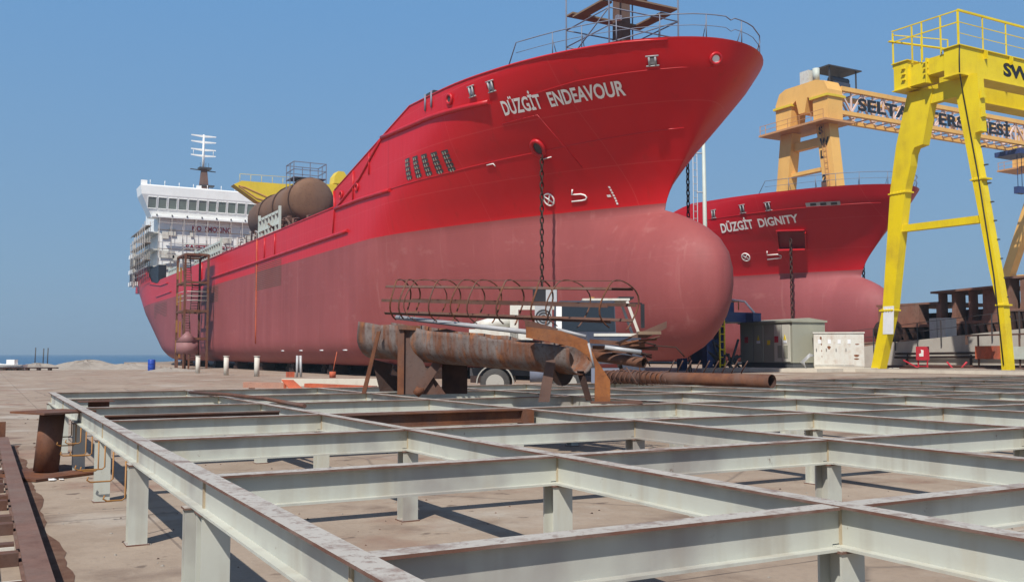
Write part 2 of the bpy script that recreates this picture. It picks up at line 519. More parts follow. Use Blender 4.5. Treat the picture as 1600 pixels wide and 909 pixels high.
def text_mesh(txt, height, width=None, bold=0.0, shear=0.0):
    """2-D outline of a text as (verts, faces); cap height and width scaled to the given size"""
    cu = bpy.data.curves.new('lettering', 'FONT')
    cu.body = txt
    cu.size = 1.0
    cu.offset = bold
    cu.shear = shear
    cu.resolution_u = 3
    ob = bpy.data.objects.new('lettering', cu)
    COL.objects.link(ob)
    bpy.context.view_layer.update()
    me = bpy.data.meshes.new_from_object(ob.evaluated_get(bpy.context.evaluated_depsgraph_get()))
    bm = bmesh.new()
    bm.from_mesh(me)
    xs = [v.co.x for v in bm.verts]
    x0, x1 = min(xs), max(xs)
    cap = 0.73
    ky = height / cap
    kx = (width / (x1 - x0)) if width else ky
    for v in bm.verts:
        v.co.x = (v.co.x - x0) * kx
        v.co.y *= ky
    w = (x1 - x0) * kx
    nb = int(w / 0.4)
    for i in range(1, nb):
        g = bm.verts[:] + bm.edges[:] + bm.faces[:]
        bmesh.ops.bisect_plane(bm, geom=g, plane_co=(w * i / nb, 0, 0), plane_no=(1, 0, 0))
    bm.verts.index_update()
    vs = [(v.co.x, v.co.y) for v in bm.verts]
    fs = [[v.index for v in f.verts] for f in bm.faces]
    bm.free()
    bpy.data.objects.remove(ob)
    bpy.data.curves.remove(cu)
    bpy.data.meshes.remove(me)
    return vs, fs, w

def flat_text(txt, org, right, up, height, width=None, bold=0.0, off=0.012, thick=0.01, shear=0.0):
    vs, fs, w = text_mesh(txt, height, width, bold, shear)
    org, right, up = Vector(org), Vector(right).normalized(), Vector(up).normalized()
    nrm = right.cross(up).normalized()
    mb = MB()
    mb.add([org + right * x + up * y + nrm * off for x, y in vs], fs)
    return mb

def lerp_tab(tab, x):
    if x <= tab[0][0]:
        return tab[0][1]
    for (a, va), (b, vb) in zip(tab, tab[1:]):
        if x <= b:
            return va + (vb - va) * (x - a) / (b - a)
    return tab[-1][1]
def smooth(a, b, x):
    t = min(1, max(0, (x - a) / (b - a)))
    return t * t * (3 - 2 * t)

# ------------------------------------------------------------------ ground, sea
def ground_z(x, y):
    return 0.5 * smooth(30, 41, x) * smooth(21, 31, y)
SHORE = 116.0
def build_ground():
    xs = [-1500, -600, -300, -150, -80, -40, -20, -10, -5, 0, 5, 10, 15, 20, 25] + [30 + 1.1 * i for i in range(12)] + [48, 56, 70, 90, 120, 170, 300, 700, 1800]
    ys = [-300, -120, -60, -30, -15, -8, -4, 0, 4, 8, 12, 16, 20] + [21 + i for i in range(11)] + [36, 42, 50, 60, 75, 90, 105, 110]
    mb = MB()
    nx = len(xs)
    rows = ys + ['shore', 'toe']
    for ry in rows:
        for x in xs:
            if isinstance(ry, str):
                far = SHORE + 2.5 * math.sin(x * 0.21) + 1.5 * math.sin(x * 0.67)
                if x > 24:
                    far = 205 + (0 if x < 150 else 400)
                yy = far + (4.5 if ry == 'toe' else 0)
                zz = ground_z(x, yy) + (-2.6 if ry == 'toe' else 0.0)
            else:
                yy, zz = ry, ground_z(x, ry)
            mb.v.append(Vector((x, yy, zz)))
    for j in range(len(rows) - 1):
        for i in range(nx - 1):
            mb.f.append([j * nx + i, j * nx + i + 1, (j + 1) * nx + i + 1, (j + 1) * nx + i]); mb.mi.append(0); mb.sm.append(True)
    g = mb.build('ground', M['concrete'], loc=(0, 0, 0), recalc=False)
    tag(g, kind='structure')
    # sea: one sheet out to the horizon
    s = MB().add([(-9000, 90, -1.5), (9000, 90, -1.5), (9000, 9000, -1.5), (-9000, 9000, -1.5)], [(0, 1, 2, 3)])
    so = s.build('sea', M['sea'], loc=(0, 90, -1.5), recalc=False)
    tag(so, kind='structure')
build_ground()
# thin sea haze: one even volume round the yard and the water
def build_haze():
    m = bpy.data.materials.new('sea haze')
    m.use_nodes = True
    t = m.node_tree
    t.nodes.remove(t.nodes['Principled BSDF'])
    v = t.nodes.new('ShaderNodeVolumePrincipled')
    v.inputs['Color'].default_value = (0.66, 0.86, 1.0, 1)
    v.inputs['Density'].default_value = 0.00036
    v.inputs['Anisotropy'].default_value = 0.2
    t.links.new(v.outputs[0], t.nodes['Material Output'].inputs['Volume'])
    m.cycles.homogeneous_volume = True if hasattr(m.cycles, 'homogeneous_volume') else None
    o = MB().box((-9500, -1500, -4), (9500, 9500, 60)).build('haze', m, loc=(0, 0, -4))
    tag(o, kind='stuff')
build_haze()

# ------------------------------------------------------------------ hull form shared by the two tankers
XC0, S0, HB = 31.05, 34.4, 8.05
STEM = [(1.3, 8.0), (9.2, 5.3), (9.9, 5.0), (10.6, 4.5), (11.5, 3.7), (12.9, 2.5), (14.5, 1.25), (15.5, 0.5), (16.6, 0.0), (18, 0)]
KT = [(9.4, 0.0), (10.5, 0.09), (11.4, 0.18), (12.3, 0.28), (12.6, 0.31), (14.5, 0.62), (16.6, 1.0), (18, 1.0)]
ZK = 0.75
AFTX = [(0.7, 116), (2, 119.5), (4, 125.5), (8.4, 138.5), (12, 146), (15, 151), (16, 151.5)]
BULB_OFF = [0.8]
def bulb_d0(z):
    q = (z - 5.15) / 4.0
    if abs(q) >= 1:
        return 99
    return BULB_OFF[0] + (4.7 * q ** 3 if q > 0 else 4.6 * (1 - math.sqrt(1 - q * q)))
def half(d, z):
    d0 = lerp_tab(STEM, z)
    k = lerp_tab(KT, z)
    Ln = 22.5 + (16.0 - 22.5) * k
    if z < 9.4:
        Ln += 0.35 * (9.4 - z)
    p = 1.4 + 0.6 * k
    q = 1.05 + 0.95 * k
    t = min(1, max(0, (d - d0) / Ln))
    b = HB * (1 - (1 - t) ** p) ** (1 / q)
    if z < 7:
        b *= 1 - 0.30 * ((7 - z) / 5.8) * (1 - smooth(0, 34, d))
    qb = (z - 5.15) / 4.0
    if abs(qb) < 1:
        db = bulb_d0(z)
        tb = min(1, max(0, (d - db) / 5.5))
        wb = 2.45 * (1 - qb * qb) ** 0.45 * math.sqrt(1 - (1 - tb) ** 2)
        b = min(HB, (b ** 2.6 + wb ** 2.6) ** (1 / 2.6))
    rb = 2.0                                   # bilge radius
    if z < ZK + rb:
        h = (ZK + rb - z) / rb
        b = max(b - rb * (1 - math.sqrt(max(0, 1 - h * h))) * min(1, b / 4), b * 0.45)
    de = lerp_tab(AFTX, z)
    La = 14 + 0.5 * z
    ta = min(1, max(0, (d - (de - La)) / La))
    keep = 0.84
    b *= 1 - (1 - keep) * ta ** 2.1
    return b
def d_nose(z):
    return min(lerp_tab(STEM, z), bulb_d0(z))
ZTOP = [(0, 16.6), (8, 16.7), (16, 16.95), (20.5, 17.1), (34.98, 14.0), (35.02, 12.65), (115.5, 12.65), (117, 12.3), (123, 12.0), (123.3, 12.3), (126, 14.6), (127.5, 15.5), (152, 15.8)]
def hull_point(d, z, side=1, off=0.0):
    b = half(d, z)
    if off:
        e = 0.12
        db = (half(d + e, z) - half(d - e, z)) / (2 * e)
        dz = (half(d, z + e) - half(d, z - e)) / (2 * e)
        n = Vector((-1, -db, -dz)).normalized()      # starboard outward normal in (x, d, z)
    else:
        n = Vector((0, 0, 0))
    x = -b + n.x * off
    return Vector((x * side, d + n.y * off, z + n.z * off))

def hull_mesh():
    mb = MB()
    zl = [0.75, 0.82, 0.95, 1.15, 1.4, 1.95, 2.4, 2.9, 3.5, 4.2, 5.0, 5.8, 6.6, 7.3, 7.9, 8.4, 8.8, 9.1, 9.4, 9.7, 10.1, 10.5, 10.9, 11.3, 11.7, 12.1, 12.3]
    top_rows = 16
    fr = [0, .002, .006, .013, .024, .04, .06, .085, .115, .15, .19, .235, .285, .34, .4, .46, .52, .58, .64, .7, .76, .82, .88, .94, 1.0]
    fixed = [21.5, 23, 24.5, 26, 27.5, 29, 30.5, 32, 33.5, 34.98, 35.02, 37, 40, 44, 50, 60, 75, 90, 104]
    aft = [0, .08, .16, .24, .234, .3, .42, .54, .64, .72, .79, .85, .9, .94, .97, .99, 1.0]
    aft = sorted(set(aft))
    dtop = [20 * f for f in fr] + fixed + [104 + (151.5 - 104) * a for a in aft[1:]]
    def dcol(i, z):
        if i < len(fr):
            n0 = d_nose(z)
            return n0 + (20 - n0) * fr[i]
        if i < len(fr) + len(fixed):
            return fixed[i - len(fr)]
        return 104 + (lerp_tab(AFTX, z) - 104) * aft[i - len(fr) - len(fixed) + 1]
    nc = len(dtop)
    grid = []
    for z in zl:
        grid.append([(dcol(i, z), z) for i in range(nc)])
    for r in range(1, top_rows + 1):
        row = []
        for i in range(nc):
            zt = max(lerp_tab(ZTOP, dtop[i]), 12.0)
            z = 12.3 + (zt - 12.3) * r / top_rows
            d = dcol(i, z)
            if i >= len(fr) + len(fixed):
                d = dtop[i]
            row.append((d, z))
        grid.append(row)
    for side in (1, -1):
        o = len(mb.v)
        for row in grid:
            for i, (d, z) in enumerate(row):
                b = half(d, z) if i else 0.0
                mb.v.append(Vector((-b * side, d, z)))
        nr = len(grid)
        for j in range(nr - 1):
            for i in range(nc - 1):
                if abs(dtop[i + 1] - dtop[i]) < 0.06 and j >= nr - top_rows - 1:
                    pass
                q = [o + j * nc + i, o + j * nc + i + 1, o + (j + 1) * nc + i + 1, o + (j + 1) * nc + i]
                mb.f.append(q if side < 0 else q[::-1]); mb.mi.append(0); mb.sm.append(True)
    H = len(grid) * nc
    nr = len(grid)
    for j in range(nr - 1):                                    # transom
        a = j * nc + nc - 1
        mb.add([], []); mb.f.append([a, a + H, a + nc + H, a + nc]); mb.mi.append(0); mb.sm.append(False)
    for i in range(nc - 1):                                    # flat bottom
        mb.f.append([i, i + 1, i + 1 + H, i + H]); mb.mi.append(0); mb.sm.append(False)
    # decks
    dk = [d for d in [0.6, 1.2, 2, 3, 4.5, 6.5, 9, 12, 16, 20, 34.9]]
    o = len(mb.v)
    for d in dk:
        zz = min(15.6, lerp_tab(ZTOP, d) - 0.9)
        b = half(d, zz) - 0.02
        mb.v += [Vector((-b, d, zz)), Vector((b, d, zz))]
    for i in range(len(dk) - 1):
        a = o + 2 * i
        mb.f.append([a, a + 1, a + 3, a + 2]); mb.mi.append(1); mb.sm.append(False)
    mb.add([(-HB + .04, 34.9, 11.4), (HB - .04, 34.9, 11.4), (HB - .04, 110, 11.4), (-HB + .04, 110, 11.4)], [(0, 1, 2, 3)], 1)
    mb.add([(-HB + .04, 34.9, 11.4), (HB - .04, 34.9, 11.4), (HB - .04, 34.9, 13.1), (-HB + .04, 34.9, 13.1)], [(0, 1, 2, 3)], 0)
    mb.add([(-7.5, 128, 14.2), (7.5, 128, 14.2), (6, 150, 14.2), (-6, 150, 14.2)], [(0, 1, 2, 3)], 1)
    return mb

def weld(o):
    bm = bmesh.new()
    bm.from_mesh(o.data)
    bmesh.ops.remove_doubles(bm, verts=bm.verts, dist=0.0005)
    bmesh.ops.dissolve_degenerate(bm, edges=bm.edges, dist=0.0005)
    bmesh.ops.recalc_face_normals(bm, faces=bm.faces)
    bm.to_mesh(o.data)
    bm.free()

class Ship:
    def __init__(s, name, label, dx, ds, hull):
        s.org = Vector((XC0 + dx, S0 + ds, 0))
        s.root = thing(name, label, 'ship', s.org)
        mb = hull_mesh()
        mb.xf(Matrix.Translation(s.org))
        s.hull = mb.build('hull', [hull, M['red_dark']], s.root)
        weld(s.hull)
        for p in s.hull.data.polygons:
            if p.normal.z < -0.999 or abs(p.normal.y) > 0.999:
                p.use_smooth = False
    def pt(s, Y, z, off=0.02, side=1):
        return hull_point(Y - s.org.y, z, side, off) + s.org
    def line(s, pts, r, name, mat, parent=None, off=0.03, n=6, step=1.2):
        """a bead or half-round bar lying along the shell through (Y, z) points"""
        mb = MB()
        out = []
        for (a, b) in zip(pts, pts[1:]):
            k = max(1, int(max(abs(b[0] - a[0]), abs(b[1] - a[1])) / step))
            for i in range(k):
                out.append((a[0] + (b[0] - a[0]) * i / k, a[1] + (b[1] - a[1]) * i / k))
        out.append(pts[-1])
        mb.tube([s.pt(y, z, off) for y, z in out], r, n)
        return mb.build(name, mat, parent or s.root)
    def patch(s, poly, mb, m=0, off=0.03):
        return mb.add([s.pt(y, z, off) for y, z in poly], [tuple(range(len(poly)))], m)
    def frame(s, Y, z, side=1):
        """point, forward tangent, up tangent, outward normal on the shell"""
        e = 0.08
        p = s.pt(Y, z, 0, side)
        t = (s.pt(Y - e, z, 0, side) - s.pt(Y + e, z, 0, side)).normalized()
        v = (s.pt(Y, z + e, 0, side) - s.pt(Y, z - e, 0, side)).normalized()
        n = v.cross(t).normalized()
        if n.x * (-side) < 0:
            n = -n
        u = n.cross(t)
        if u.z < 0:
            u = -u
        return p, t, u.normalized(), n
    def text(s, txt, Y0, z0, Y1, z1, height, name, bold=0.02, mat=None):
        """lettering painted along the shell from (Y0,z0) to (Y1,z1), upright on the plating"""
        a = s.pt(Y0, z0); b = s.pt(Y1, z1)
        vs, fs, w = text_mesh(txt, height, (b - a).length, bold)
        mb = MB()
        out = []
        for x, y in vs:
            Y, z = Y0 + (Y1 - Y0) * x / w, z0 + (z1 - z0) * x / w
            p, t, u, n = s.frame(Y, z)
            out.append(s.pt(Y + u.y * y, z + u.z * y, 0.055))
        mb.add(out, fs)
        return mb.build(name, mat or M['lettering'], s.root)
    def circ(s, Y, z, ra, rb, off, k=20):
        p, t, u, n = s.frame(Y, z)
        return [p + t * (ra * math.cos(2 * PI * i / k)) + u * (rb * math.sin(2 * PI * i / k)) + n * off for i in range(k)]
    def ring(s, Y, z, ry, rz, r, name, mat, parent=None, off=0.05):
        mb = MB()
        mb.tube(s.circ(Y, z, ry, rz, off), r, 6, closed=True)
        return mb.build(name, mat, parent or s.root)
    def disc(s, Y, z, ry, rz, mb, m=0, off=0.03):
        return mb.add(s.circ(Y, z, ry, rz, off), [tuple(range(20))], m)
    def plate(s, Y, z, w, h, mb, m=0, off=0.03, du=0, dv=0):
        p, t, u, n = s.frame(Y, z)
        p = p + t * du + u * dv + n * off
        return mb.add([p - t * w / 2 - u * h / 2, p + t * w / 2 - u * h / 2, p + t * w / 2 + u * h / 2, p - t * w / 2 + u * h / 2], [(0, 1, 2, 3)], m)
    def rail_z(s, Y):
        return lerp_tab(ZTOP, Y - s.org.y)

def chain_mb(x, y, z0, z1, link=0.44, w=0.115, r=0.042):
    mb = MB()
    n = int((z0 - z1) / (link * 0.72))
    for i in range(n):
        zc = z0 - (i + 0.5) * link * 0.72
        pts = []
        for k in range(12):
            t = 2 * PI * k / 12
            a, b = math.cos(t) * w, math.sin(t) * (link / 2 - r)
            b += math.copysign(0.02, b)
            pts.append((x + (a if i % 2 else a * 0.3), y + (a * 0.3 if i % 2 else a), zc + b))
        mb.tube(pts, r, 5, closed=True)
    return mb

def bow_rail(sh, d_start, name='handrail', mat=None):
    mat = mat or M['bluegrey']
    ds = [d_start - i * 0.8 for i in range(int(d_start / 0.8))] + [0.5, 0.25, 0.1, 0.02]
    ds = [d for d in ds if d > 0]
    line = []
    for d in ds:
        zt = lerp_tab(ZTOP, d)
        line.append((half(max(d, 0), min(zt, 16.6)) - 0.12, d + 0.1, zt))
    full = [Vector((-b, d, z)) for b, d, z in line] + [Vector((0, 0.08, 16.45))] + [Vector((b, d, z)) for b, d, z in line[::-1]]
    # resample posts by arc length
    mb = MB()
    hs = (1.15, 0.6) if True else (1.1,)
    for h in hs:
        pts = [p + Vector((0, 0, h)) + sh.org for p in full]
        if h == hs[0]:
            pts = [full[0] + sh.org + Vector((0, 0.9, 0))] + pts
        mb.tube(pts, 0.03 if h > 1 else 0.018, 6)
    acc = 0
    for a, b in zip(full, full[1:]):
        acc += (b - a).length
        if acc > 1.7:
            acc = 0
            mb.tube([b + sh.org, b + sh.org + Vector((0, 0, 1.15))], 0.028, 6)
            c = Vector((0, 8, b.z)) - b
            c = c.normalized() * 0.35
            mb.tube([b + sh.org + c, b + sh.org + Vector((0, 0, 0.8))], 0.022, 5)
    return mb.build(name, mat, sh.root)

# ------------------------------------------------------------------ the big tanker
A = Ship('tanker_ship', 'big red tanker lettered DÜZGİT ENDEAVOUR with dull pink underwater hull and white wheelhouse', 0, 0, M['hull'])
A.text('DÜZGİT', 45.05, 14.51, 42.55, 14.47, 0.82, 'ship_name', 0.026)
A.text('ENDEAVOUR', 42.1, 14.46, 38.36, 14.46, 0.82, 'ship_name', 0.026)
# strakes and stiffeners on the shell
A.line([(59.6, 16.0), (52, 15.68), (45.7, 15.3)], 0.15, 'fender_strake', M['red'], off=0.05)
A.line([(69.2, 12.45), (64, 13.9), (59.6, 16.0)], 0.09, 'shell_stiffener', M['red'])
A.line([(69.0, 12.5), (63.8, 12.45), (58.1, 12.25)], 0.13, 'fender_strake', M['red'], off=0.05)
A.line([(118.5, 10.35), (92.7, 10.4), (66.2, 10.5)], 0.13, 'fender_strake', M['red'], off=0.05)
A.line([(69.5, 13.9), (69.3, 12.5), (69.6, 10.7)], 0.07, 'shell_stiffener', M['red'])
A.line([(65.2, 14.7), (65.2, 12.6)], 0.07, 'shell_stiffener', M['red'])
A.line([(62.0, 15.4), (62.0, 13.9)], 0.06, 'shell_stiffener', M['red'])
for y in (92.6, 89.7, 86.1):
    A.line([(y, 12.5), (y, 10.5)], 0.06, 'shell_stiffener', M['red'])
A.line([(92.5, 12.6), (92.45, 6), (92.4, 2.6)], 0.07, 'vent_pipe', M['rust_red'])
A.line([(118.9, 12.6), (118.9, 10.0)], 0.10, 'shell_stiffener', M['red'])
A.line([(153, 10.2), (140, 10.3)], 0.09, 'fender_strake', M['red'])
A.line([(160, 12.6), (149, 11.7), (143, 11.7)], 0.10, 'fender_strake', M['red'])
A.line([(182, 14.4), (164, 14.5)], 0.08, 'fender_strake', M['red'])
# rails along the bulwark tops (round bar capping)
A.line([(119, 12.65), (94, 12.65), (69.6, 12.65)], 0.07, 'bulwark_capping', M['red'], off=0.0)
A.line([(69.4, 13.95), (62, 15.55), (54.9, 17.08), (50, 16.93), (45, 16.75), (40, 16.62), (37, 16.55), (35.6, 16.5)], 0.06, 'bulwark_capping', M['red'], off=0.0, step=0.5)
# weld beads around the anchor recess and the deck line
A.line([(45.57, 14.13), (43.16, 14.2), (42.72, 11.55)], 0.025, 'weld_seam', M['red'], off=0.01)
A.line([(58, 12.3), (52, 12.35), (44.6, 12.56), (40, 12.75), (37.3, 12.87)], 0.03, 'weld_seam', M['red'], off=0.0, step=0.5)
A.line([(44.7, 14.99), (40.1, 15.3), (36.5, 15.33), (35.1, 15.37)], 0.02, 'weld_seam', M['red'], off=0.01, step=0.5)
# hawse pipe with the anchor chain
hw = A.ring(44.36, 12.75, 0.36, 0.46, 0.12, 'hawse_pipe', M['red'])
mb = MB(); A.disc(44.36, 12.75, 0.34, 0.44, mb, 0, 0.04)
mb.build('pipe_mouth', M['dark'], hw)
hp = A.pt(44.4, 12.35, 0.14)
chain_mb(hp.x, hp.y, 12.45, 0.1).build('anchor_chain', M['rust_dark'], A.root)
hp2 = A.pt(43.2, 12.6, 0.15, -1)
chain_mb(hp2.x, hp2.y, 12.6, 0.5).build('anchor_chain', M['rust_dark'], A.root)
# bow marks
mk = A.ring(45.64, 10.22, 0.33, 0.36, 0.045, 'thruster_mark', M['lettering'], off=0.02)
mb = MB()
for sg in (1, -1):
    mb.tube([A.pt(45.64 - 0.2, 10.22 - sg * 0.24, 0.02), A.pt(45.64, 10.22, 0.03), A.pt(45.64 + 0.2, 10.22 + sg * 0.24, 0.02)], 0.04, 6)
mb.build('mark_cross', M['lettering'], mk)
mb = MB()
bpts = [(44.0, 10.58), (44.2, 10.34), (43.95, 10.32), (43.68, 10.31), (43.5, 10.24), (43.46, 10.12), (43.58, 10.02), (43.8, 9.99), (44.4, 9.99)]
mb.tube([A.pt(y, z, 0.02) for y, z in bpts], 0.045, 6)
mb.build('bulbous_bow_mark', M['lettering'], A.root)
mb = MB()
for i in range(7):
    y, z = 42.0 - i * 0.0, 10.5 - i * 0.14
    A.patch([(y + .05, z - .05), (y - .05, z - .05), (y - .05, z + .05), (y + .05, z + .05)], mb)
A.patch([(42.35, 10.02), (42.15, 10.02), (42.15, 10.14), (42.35, 10.14)], mb)
mb.build('draught_marks', M['lettering'], A.root)
mb = MB()
mb.tube([A.pt(48.2, 12.36, 0.02), A.pt(47.7, 12.38, 0.02), A.pt(47.66, 12.22, 0.02)], 0.035, 5)
mb.build('tug_mark', M['lettering'], A.root)
mb = MB()
mb.tube([A.pt(44.5, 12.2, 0.03), A.pt(43.95, 12.25, 0.03)], 0.03, 5)
mb.build('hawse_mark', M['lettering'], A.root)
# mooring openings in the bulwark
def fairlead(sh, Y, z, w, h, mat_frame, mat_in):
    f = MB(); sh.plate(Y, z, w, h, f, 0, .03)
    fo = f.build('mooring_fairlead', mat_frame, sh.root)
    g = MB(); sh.plate(Y, z, w * .5, h * .6, g, 0, .06)
    g.build('fairlead_opening', mat_in, fo)
    g = MB(); sh.plate(Y, z, w * .28, h * .3, g, 0, .075)
    g.build('far_bulwark_glimpse', M['bluegrey'], fo) if False else None
    g = MB()
    p, t, u, n = sh.frame(Y, z)
    for sg in (1, -1):
        g.tube([p + t * sg * w * .36 - u * h * .42 + n * .08, p + t * sg * w * .36 + u * h * .42 + n * .08], .05, 8)
    for sg in (1, -1):
        g.tube([p - t * w * .75 + u * sg * h * .5 + n * .06, p + t * w * .75 + u * sg * h * .5 + n * .06], .04, 6)
    g.build('fairlead_roller', M['pale_rod'], fo)
for Y, z in ((46.81, 16.08), (45.14, 16.0)):
    fairlead(A, Y, z, .42, .58, M['dark'], M['bluegrey'])
fairlead(A, 36.5, 15.69, .42, .48, M['dark'], M['pale_rod'])
r = A.ring(49.14, 16.16, 0.28, 0.26, 0.09, 'mooring_hole', M['red']); mb = MB(); A.disc(49.14, 16.16, 0.26, 0.24, mb, 0, 0.05); mb.build('hole_lining', M['dark'], r)
r = A.ring(34.88, 15.73, 0.27, 0.25, 0.08, 'mooring_hole', M['red']); mb = MB(); A.disc(34.88, 15.73, 0.22, 0.20, mb, 0, 0.06); mb.build('hole_lining', M['lettering'], r)
r = A.ring(35.0, 15.2, 0.1, 0.3, 0.05, 'mooring_hole', M['red']) if False else None
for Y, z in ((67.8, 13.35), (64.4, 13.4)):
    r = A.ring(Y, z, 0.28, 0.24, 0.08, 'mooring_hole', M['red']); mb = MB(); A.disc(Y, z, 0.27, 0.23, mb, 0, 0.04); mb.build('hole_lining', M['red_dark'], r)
mb = MB(); mb.box((A.org.x - 8.0, 51.4, 16.75), (A.org.x - 7.4, 52.5, 17.25))
ro = mb.build('roller_fairlead', M['dark'], A.root)
for yy in (51.5, 52.4):
    mb = MB(); mb.tube([(A.org.x - 8.1, yy, 16.2), (A.org.x - 8.1, yy, 17.2)], 0.07, 8)
    mb.build('roller_post', M['bluegrey'], ro)
# five vent grilles
for i in range(5):
    Y = 55.3 - i * 1.08
    z0, z1 = 12.52 - i * 0.03, 13.86 - i * 0.06
    f = MB()
    n = 5
    for k in range(n):
        za = z0 + (z1 - z0) * (k + 0.1) / n
        zb = z0 + (z1 - z0) * (k + 0.86) / n
        A.patch([(Y + .33 - k * .02, za), (Y - .33 - k * .02, za), (Y - .33 - k * .02, zb), (Y + .33 - k * .02, zb)], f, 0, 0.02)
    fo = f.build('vent_grille', M['dark'], A.root)
    g = MB()
    for k in range(n):
        zc = z0 + (z1 - z0) * (k + 0.5) / n - 0.05
        for yy in (-0.12, 0.1):
            A.patch([(Y + yy + .05, zc - .1), (Y + yy - .05, zc - .1), (Y + yy - .05, zc + .06), (Y + yy + .05, zc + .06)], g, 0, 0.04)
    g.build('grille_bar', M['kiosk'], fo)
# sea chest gratings on the flat side
for (y0, y1, z0, z1, n) in ((93.2, 83.8, 7.7, 10.1, 14), (120, 109.5, 7.5, 9.3, 10), (155, 143.5, 7.0, 9.2, 10)):
    f = MB()
    for k in range(n):
        z = z0 + (z1 - z0) * k / n
        A.patch([(y0, z), (y1, z), (y1, z + .075), (y0, z + .075)], f, 0, 0.012)
    f.build('hull_grating', M['rust_mauve'], A.root)
for y in (84, 78.5, 73, 67.5, 62):
    mb = MB(); mb.tube([A.pt(y, 1.9, .02), A.pt(y - .75, 1.9, .02)], .045, 6)
    mb.build('hull_anode', M['paper'], A.root)
bow_rail(A, 8.6)
# foremast
mb = MB()
mb.add([], [])
def box_taper(mb, c, w0, d0, w1, d1, z0, z1, m=0):
    x, y = c
    v = [(x - w0, y - d0, z0), (x + w0, y - d0, z0), (x + w0, y + d0, z0), (x - w0, y + d0, z0),
         (x - w1, y - d1, z1), (x + w1, y - d1, z1), (x + w1, y + d1, z1), (x - w1, y + d1, z1)]
    return mb.add(v, [(3, 2, 1, 0), (4, 5, 6, 7), (0, 1, 5, 4), (1, 2, 6, 5), (2, 3, 7, 6), (3, 0, 4, 7)], m)
box_taper(mb, (32, 44.8), 0.42, 0.42, 0.30, 0.30, 15.5, 27.0)
fm = mb.build('foremast', M['rust_mauve'], A.root)
mb = MB(); mb.cbox((31.55, 44.45, 20.9), (0.3, 0.25, 0.28)); mb.build('mast_lamp', M['lettering'], fm)
# deck cargo tank with its bands, platform cage and saddles
TX, TZ, TR = 30.0, 17.75, 2.38
mb = MB()
prof = [(97.0, 0.05), (97.04, 0.9), (97.2, 1.7), (97.5, 2.2), (97.9, TR), (107, TR), (116, TR), (116.6, 2.0), (117, 1.2), (117.1, 0.05)]
mb.tube([(TX, y, TZ) for y, r_ in prof], [r_ for y, r_ in prof], 28)
tk = mb.build('deck_tank', M['tank_brown'], A.root)
for y in (98.3, 104.5, 110.5):
    mb = MB(); mb.tube([(TX + (TR + .04) * math.cos(t), y, TZ + (TR + .04) * math.sin(t)) for t in [2 * PI * i / 28 for i in range(28)]], 0.10, 6, closed=True)
    mb.build('tank_band', M['rust_dark'], tk)
mb = MB()
for y in (99.5, 106.5, 113.5):
    mb.box((TX - 2.1, y - .25, 11.42), (TX + 2.1, y + .25, 16.2))
mb.build('tank_saddle', M['rust_plate'], tk)
mb = MB()
x0, x1, y0, y1, z0, z1 = 28.1, 31.6, 98.2, 101.0, 20.15, 21.75
for (x, y) in ((x0, y0), (x1, y0), (x1, y1), (x0, y1), ((x0 + x1) / 2, y0), ((x0 + x1) / 2, y1), (x0, (y0 + y1) / 2), (x1, (y0 + y1) / 2)):
    mb.bar((x, y, 19.2), (x, y, z1), 0.08, 0.08)
for z in (z0, 20.95, z1):
    for a, b in (((x0, y0), (x1, y0)), ((x1, y0), (x1, y1)), ((x1, y1), (x0, y1)), ((x0, y1), (x0, y0))):
        mb.bar((*a, z), (*b, z), 0.08, 0.08)
mb.box((x0, y0, z0 - .05), (x1, y1, z0 - .02))
mb.build('platform_cage', M['bluegrey'], tk)
# pipework and valves in front of the tank
mb = MB()
for i in range(26):
    y = 80 + random.random() * 22
    x = 24.2 + random.random() * 3.5
    h = 12.9 + random.random() * 1.5
    mb.tube([(x, y, 11.4), (x, y, h), (x + random.uniform(-1, 1), y + random.uniform(-2, 2), h + random.uniform(-.2, .4))], 0.07 + random.random() * .05, 6)
mb.build('deck_pipework', M['rust_mauve'], A.root)
mb = MB()
for i in range(40):
    y = 97 + random.random() * 28
    x = 24.2 + random.random() * 3
    h = 12.9 + random.random() * 1.9
    mb.tube([(x, y, 11.4), (x, y, h), (x + random.uniform(-1, 1), y + random.uniform(-2, 2), h + random.uniform(-.2, .4))], 0.06 + random.random() * .06, 6)
mb.build('deck_pipework', M['scaf'], A.root)
# deck crane: boom, pedestal, head
mb = MB()
mb.prism([(27.7, 124, 23.3), (28.7, 124, 23.85), (34.1, 124, 23.9), (41.4, 124, 24.5), (41.4, 124, 22.6), (36.5, 124, 21.2), (33.5, 124, 20.9), (30.8, 124, 21.3)], (0, 1.8, 0))
cr = mb.build('deck_crane', M['yellow_b'], A.root)
mb = MB()
rc_ = [(28.3, 123.96, 23.15), (29.1, 123.96, 23.05), (33.2, 123.96, 21.55), (36.6, 123.96, 21.45), (36.4, 123.96, 21.3), (33.4, 123.96, 21.2), (30.6, 123.96, 21.75)]
for p, q in zip(rc_, rc_[1:] + rc_[:1]):
    mb.bar(p, q, .12, .12)
mb.build('boom_seam', M['peach_dark'], cr)
mb = MB(); mb.tube([(42, 125, 11.4), (42, 125, 21.5), (42, 125, 24.6)], [1.0, .9, 1.0], 16)
mb.prism([(41.0, 124, 24.6), (43.0, 124, 24.6), (42.9, 124, 25.6), (42.4, 124, 26.3), (41.6, 124, 26.3), (41.1, 124, 25.6)], (0, 2, 0))
mb.build('crane_pedestal', M['yellow_b'], cr)
mb = MB()
for i in range(9):
    x = 28.5 + i * 1.4
    mb.tube([(x, 124.2, 23.7), (x, 124.2, 24.7)], 0.03, 5)
mb.tube([(28.5, 124.2, 24.75), (39.7, 124.2, 25.0)], 0.03, 5)
mb.build('boom_handrail', M['yellow_b'], cr)
